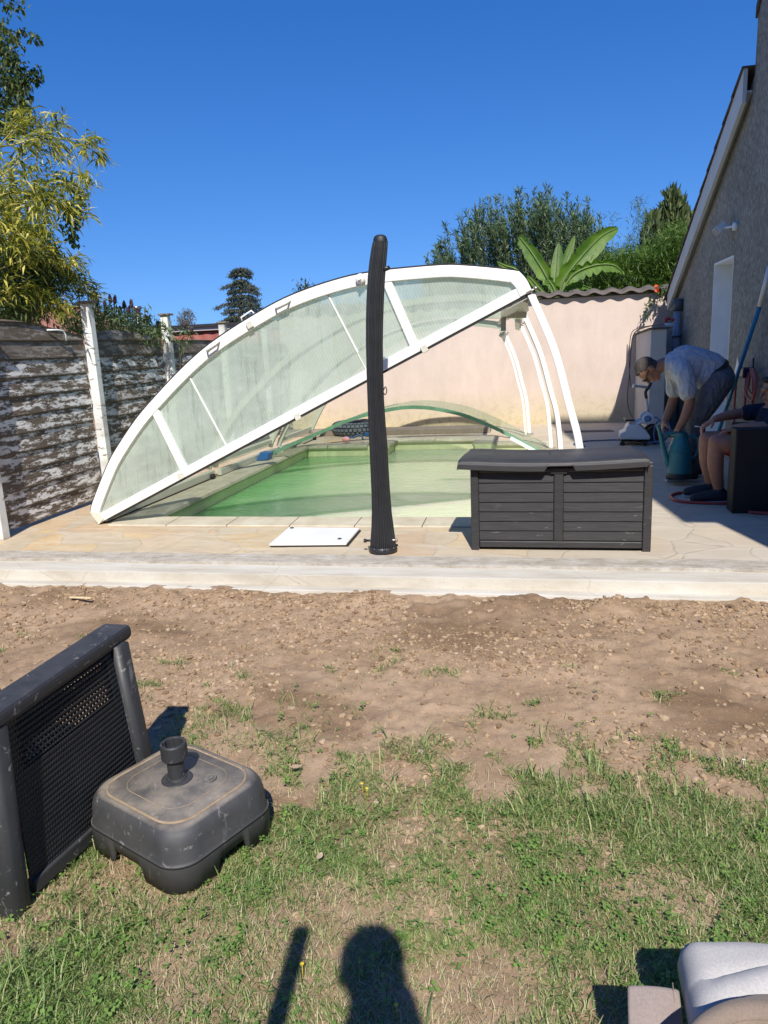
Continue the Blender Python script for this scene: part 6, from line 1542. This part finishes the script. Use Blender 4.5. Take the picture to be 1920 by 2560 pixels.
# small bare distant tree
fb = empty('far_tree', tuple(at(465, 815, Y=70.)), 'tiny sparse pale tree on the horizon left of the cedar', 'tree')
tp_ = [[at(466, 822, Y=70.), at(464, 800, Y=70.), at(458, 778, Y=70.)], [at(466, 818, Y=70.), at(472, 798, Y=70.), at(474, 780, Y=70.)], [at(466, 815, Y=70.), at(478, 800, Y=70.), at(486, 790, Y=70.)], [at(466, 815, Y=70.), at(452, 802, Y=70.), at(446, 792, Y=70.)]]
stems('trunk', tp_, .10, .02, 'bark', fb)
C = cloud([(444, 815), (446, 790), (456, 776), (468, 780), (476, 778), (487, 790), (486, 812)], 69.2, 70.8, 420, 3, .35); a_, b_, c_, d_ = spray_leaves(C, 2, (.18, .35), (.05, .10), r, (0, 0, 0), .15)
M['faded'] = leafmat('dry_far_leaf', [(0, (0.10, 0.10, 0.08)), (1, (0.19, 0.19, 0.15))], .8, .1); leaf_mesh('crown', a_, b_, c_, d_, 'faded', fb, .1, .1, 3)
# cherry top peeping over the arch
ct = empty('cherry_tree', tuple(at(765, 740, Y=14.)), 'leafy tip of a cherry tree peeping over the white arch', 'tree')
ct.location = Vector(ct.location[:2]).to_3d(); Pl = []; Dl = []; paths = []
for (x0, y0_, x1, y1_) in ((770, 760, 750, 705), (775, 760, 768, 708), (790, 760, 795, 712), (765, 760, 742, 725)):
    P_ = [at(x0, y0_ + 60, Y=14.), at(x0, y0_, Y=14.), at(x1, y1_, Y=14.)]; paths.append([Vector((P_[0].x, 14.1, .3))] + P_)
    for p in spline(P_, 8)[6:]:
        kk = 7; Pl.append(np.array(p) + r.normal(0, .05, (kk, 3))); Dl.append(np.array([0, 0, -.6]) + r.normal(0, .5, (kk, 3)))
P_ = np.concatenate(Pl); leaf_mesh('leaves', P_, np.concatenate(Dl), r.uniform(.07, .12, len(P_)), r.uniform(.03, .045, len(P_)), 'birch', ct, .3, .15, 3); stems('branches', paths, .02, .004, 'bark', ct)

# big willow like bush behind the pink wall
wb = empty('willow_bush', (1.0, 15.5, 0), 'large grey green narrow leaved willow bush behind the pink wall', 'bush')
tipl = [(1068, 645), (1085, 632), (1105, 600), (1112, 562), (1140, 580), (1150, 545), (1168, 530), (1190, 520), (1205, 505), (1222, 500), (1240, 495), (1252, 492), (1275, 500), (1290, 485), (1300, 478), (1318, 495), (1335, 478), (1348, 492), (1364, 466), (1372, 480), (1385, 505), (1400, 510), (1418, 492), (1430, 520), (1445, 510), (1470, 500), (1462, 530), (1480, 560), (1498, 545), (1492, 590), (1510, 600), (1500, 640), (1090, 660), (1075, 690), (1120, 640), (1520, 640)]
Pl = []; Dl = []; paths = []; rr = np.random.default_rng(77)
allt = [(x, y, 0) for x, y in tipl] + [(x + rr.uniform(-18, 18), y + rr.uniform(25, 90), 1) for x, y in tipl for _ in range(7)]
for i, (x, y_, inner) in enumerate(allt):
    yd = rr.uniform(14.2, 16.4); T = at(x, y_, Y=yd); B0 = Vector((1.1 + (T.x - 1.1) * .35, 15.4 + (yd - 15.4) * .3, .4)); mid = B0.lerp(T, .55) + Vector(((T.x - 1.1) * .12, 0, 0))
    paths.append([B0, mid, T]); S_ = spline([B0, mid, T], 22)
    for p in S_[14:]:
        kk = 7; t = np.array((T - mid).normalized()); Pl.append(np.array(p) + rr.normal(0, .025, (kk, 3))); Dl.append(t * .8 + rr.normal(0, .5, (kk, 3)))
P_ = np.concatenate(Pl); leaf_mesh('leaves', P_, np.concatenate(Dl), rr.uniform(.09, .15, len(P_)), rr.uniform(.016, .026, len(P_)), 'willow', wb, .12, .1, 5); stems('stems', paths, .012, .003, 'bark', wb, 4)

# banana plant
bn = empty('banana_plant', tuple(at(1393, 745, Y=12.9)), 'banana plant with huge ribbed leaves rising behind the pink wall', 'banana plant')
def m_banana():
    t = NT('banana_leaf'); v = t.obj(); f = t.noise(v, 4, 4); g = t.new('TexCoord')
    w = t.new('TexWave', wave_type='BANDS', bands_direction='X'); w.inputs['Scale'].default_value = 28; w.inputs['Distortion'].default_value = .6; t.link(g.outputs['UV'], w.inputs['Vector'])
    c = t.ramp(f, [(.3, (0.07, 0.17, 0.018)), (.7, (0.20, 0.33, 0.035))]); t.set(c, .38, spec=.45); t.bump(w.outputs['Fac'], .35, .01)
    tr = t.new('BsdfTranslucent'); t.link(t.mix(1.0, c, (1.5, 1.7, .6), 'MULTIPLY'), tr.inputs[0]); mx = t.new('MixShader'); mx.inputs[0].default_value = .4
    t.link(t.b.outputs[0], mx.inputs[1]); t.link(tr.outputs[0], mx.inputs[2]); t.link(mx.outputs[0], t.out.inputs[0]); return t.m
M['banana'] = m_banana()
def banana(pts, wmax, Yd, side=1.0, tear=0.0, yshift=0.0, asym=1.0, cup=.35):
    P_ = spline([at(x, y, Y=Yd + yshift * i) for i, (x, y) in enumerate(pts)], 8); k = len(P_); V = []; F = []; nv = 5
    petiole = int(k * .16); m = MB(); vs = []
    rrr = random.Random(int(wmax * 1000 + pts[-1][0]))
    jag = [1 - tear * rrr.random() * (1 if rrr.random() < .5 else .25) for _ in range(k * 2)]
    uv = []
    for i, p in enumerate(P_):
        d = (P_[min(i + 1, k - 1)] - P_[max(i - 1, 0)]).normalized(); vv = Vector((0, -1, 0)); s = d.cross(vv).normalized()
        t = max(0, (i - petiole) / (k - 1 - petiole)); w = wmax * (math.sin(PI * min(1, t ** .62 * .97 + .02)) ** .6 if i > petiole else .03)
        for j in range(-nv, nv + 1):
            f_ = j / nv; ww = w * (asym if f_ > 0 else 1) * (jag[i] if abs(f_) > .5 else 1)
            V.append(tuple(p + s * f_ * ww * side + Vector((0, 1, 0)) * (-cup * abs(f_) ** 1.3 * w) + Vector((0, 0, -.25 * abs(f_) ** 2 * w))))
    c_ = 2 * nv + 1; F = [(i * c_ + j, i * c_ + j + 1, (i + 1) * c_ + j + 1, (i + 1) * c_ + j) for i in range(k - 1) for j in range(c_ - 1)]
    o = npmesh('leaf', V, F, 'banana', True, bn)
    ul = o.data.uv_layers.new(name='uv')
    li = 0
    for pl in o.data.polygons:
        for vi in pl.vertices: ul.data[li].uv = ((vi // c_) / k + abs((vi % c_) - nv) * .012, (vi % c_) / c_); li += 1
    mm = MB(); mm.tube([p + Vector((0, -.012, 0)) for p in P_], [.022 - .018 * i / k for i in range(k)], 6); mm.build('midrib', 'greenstem', o)
banana([(1397, 745), (1410, 700), (1455, 640), (1505, 590), (1545, 570)], .185, 12.9, 1, .22)
banana([(1390, 745), (1400, 690), (1418, 640), (1436, 590)], .085, 13.0)
banana([(1386, 745), (1390, 700), (1394, 650), (1397, 608)], .11, 12.95, 1, .05)
banana([(1383, 745), (1370, 700), (1335, 640), (1305, 600), (1297, 595)], 0.128, 12.85, 1, .5)
banana([(1396, 745), (1430, 690), (1480, 665), (1530, 662), (1560, 682)], .13, 12.6, 1, .6)
banana([(1398, 745), (1420, 722), (1450, 712), (1480, 722)], .08, 12.7, 1, .4)
banana([(1380, 750), (1352, 725), (1330, 700), (1318, 690)], .06, 12.8, 1, .2); banana([(1372, 750), (1300, 680), (1265, 665), (1243, 655)], .05, 13.1, 1, .1)
banana([(1392, 745), (1384, 720), (1370, 700), (1366, 710)], .07, 12.75, 1, .3)
m = MB(); a = at(1392, 750, Y=12.95); m.tube([(a.x, 12.95, 0), (a.x, 12.95, a.z * .7), (a.x + .02, 12.92, a.z + .15)], [.11, .09, .05], 12); m.build('trunk', 'greenstem', bn)

# hedge bamboo, cypress, tall shoots
hb_e = empty('bamboo_hedge', (3.4, 13.6, 0), 'bright green feathery bamboo hedge behind the pink wall beside the house', 'hedge')
poly = [(1480, 740), (1490, 690), (1500, 655), (1540, 640), (1580, 630), (1620, 640), (1650, 600), (1690, 570), (1740, 600), (1740, 740)]
C = cloud(poly, 12.7, 14.6, 3600, 18, .22); a_, b_, c_, d_ = spray_leaves(C, 7, (.08, .14), (.011, .020), r, (-.2, -.2, .5), .08); leaf_mesh('leaves', a_, b_, c_, d_, 'hedge', hb_e, .35, .12, 11)
stems('culms', [[(2.6 + .18 * i, 13.4 + (i % 3) * .3, 0), (2.55 + .18 * i, 13.4, 1.6), (2.4 + .2 * i, 13.3, 2.45 + .15 * (i % 4))] for i in range(11)], .010, .003, 'greenstem', hb_e)
def shoot(tops, Yd, lab):
    e = empty('bamboo_shoot', tuple(at(tops[0][0], 640, Y=Yd)), lab, 'bamboo'); Pl = []; Dl = []; paths = []
    for (x0, y0_, x1, y1_, dn) in tops:
        P_ = [at(x0, y0_, Y=Yd), at((x0 + x1) / 2 + 3, (y0_ + y1_) / 2, Y=Yd), at(x1, y1_, Y=Yd)]; paths.append([Vector((P_[0].x, Yd, 0))] + P_); S_ = spline(P_, 12)
        for j, p in enumerate(S_):
            kk = dn; sp_ = .20 * (1 - j / len(S_)) + .04
            Pl.append(np.array(p) + r.normal(0, 1, (kk, 3)) * np.array([sp_, sp_ * .6, .05])); Dl.append(np.array([0, 0, .3]) + r.normal(0, .7, (kk, 3)))
    P_ = np.concatenate(Pl); leaf_mesh('leaves', P_, np.concatenate(Dl), r.uniform(.09, .17, len(P_)), r.uniform(.010, .016, len(P_)), 'willow', e, .2, .1, 8); stems('culms', paths, .012, .003, 'greenstem', e)
shoot([(1590, 640, 1597, 500, 16), (1610, 640, 1606, 540, 8), (1575, 640, 1572, 600, 7)], 16.5, 'tall thin feathery bamboo shoot standing against the sky left of the cypress')
shoot([(1531, 640, 1529, 540, 5)], 17., 'short thin wispy bamboo shoot beside the largest banana leaf')
def cypress(name, poly, y0, y1, n, lab, cat):
    cx = sum(p[0] for p in poly) / len(poly); e = empty(name, tuple(at(cx, 740, Y=(y0 + y1) / 2)), lab, cat); e.location.z = 0
    C = cloud(poly, y0, y1, n, 33, .18, .05); rr = np.random.default_rng(3); kk = 6; P_ = np.repeat(C, kk, 0) + rr.normal(0, 1, (len(C) * kk, 3)) * np.array([.05, .05, .10]); D = np.array([0, 0, 1.3]) + rr.normal(0, .35, (len(P_), 3))
    leaf_mesh('crown', P_, D, rr.uniform(.14, .30, len(P_)), rr.uniform(.07, .11, len(P_)), 'thuja', e, 0, .2, 5); c = Vector(e.location); stems('trunk', [[c, c + Vector((0, 0, 1.5)), c + Vector((0, 0, 3.6))]], .10, .03, 'bark', e, 8)
cypress('cypress_tree', [(1648, 740), (1645, 620), (1652, 570), (1660, 540), (1670, 520), (1677, 500), (1684, 512), (1690, 503), (1700, 520), (1712, 550), (1722, 590), (1726, 640), (1735, 740)], 19., 20.6, 3200, 'dense dark green conical cypress beside the house roof', 'tree')
cypress('cypress_tree', [(1612, 740), (1613, 620), (1622, 575), (1630, 556), (1638, 570), (1645, 610), (1650, 740)], 18.4, 19.2, 1100, 'small narrow cypress just left of the big conical one', 'tree')
# trumpet vine on the wall by the downpipe
tv = empty('trumpet_vine', (1.75, 11.9, 1.9), 'trumpet vine with orange flowers trailing over the wall beside the downpipe', 'vine')
Pl = []; Dl = []; paths = []
for c in ([(1640, 728), (1650, 722), (1662, 726), (1676, 722), (1690, 700)], [(1655, 726), (1640, 745), (1622, 762), (1612, 790)], [(1690, 760), (1694, 800), (1690, 830)], [(1690, 725), (1702, 790), (1700, 830)]):
    P_ = [at(x, y, Y=11.80) for x, y in c]; paths.append(P_)
    for p in spline(P_, 5):
        kk = 4; Pl.append(np.array(p) + r.normal(0, .03, (kk, 3))); Dl.append(np.array([0, -.2, -.4]) + r.normal(0, .6, (kk, 3)))
P_ = np.concatenate(Pl); leaf_mesh('leaves', P_, np.concatenate(Dl), r.uniform(.05, .09, len(P_)), r.uniform(.02, .035, len(P_)), 'birch', tv, .3, .15, 3); stems('stems', paths, .004, .002, 'bark', tv)
M['orange'] = simple('orange_petal', (0.70, 0.13, 0.04), .5, .15, 30)
for px, py in ((1640, 726), (1646, 730), (1692, 730), (1700, 788), (1697, 822), (1698, 760)):
    p = at(px, py, Y=11.72); m = MB(); dv = Vector((r.uniform(-.5, .5), -.6, r.uniform(-.1, .8))).normalized(); m.tube([p, p + dv * .05, p + dv * .075], [.007, .014, .030], 8, False); m.build('flower', 'orange', tv)
fp = empty('flower_pot', (1.60, 10.7, 1.39), 'tiny pot of red and white flowers on top of the low white wall', 'flower pot')
p = at(1672, 818, Y=10.65); p.z = 1.39; m = MB(); m.lathe([(.001, 0), (.045, 0), (.055, .05), (.05, .05)], p, 14); m.build('pot', 'lidwhite', fp)
m = MB(); M['redpetal'] = simple('red_petal', (0.55, .03, .04), .5)
for k in range(9): m.ball(p + Vector((r.uniform(-.05, .05), r.uniform(-.04, .04), .07 + r.uniform(0, .04))), .018, 5)
m.build('blooms', 'redpetal', fp)
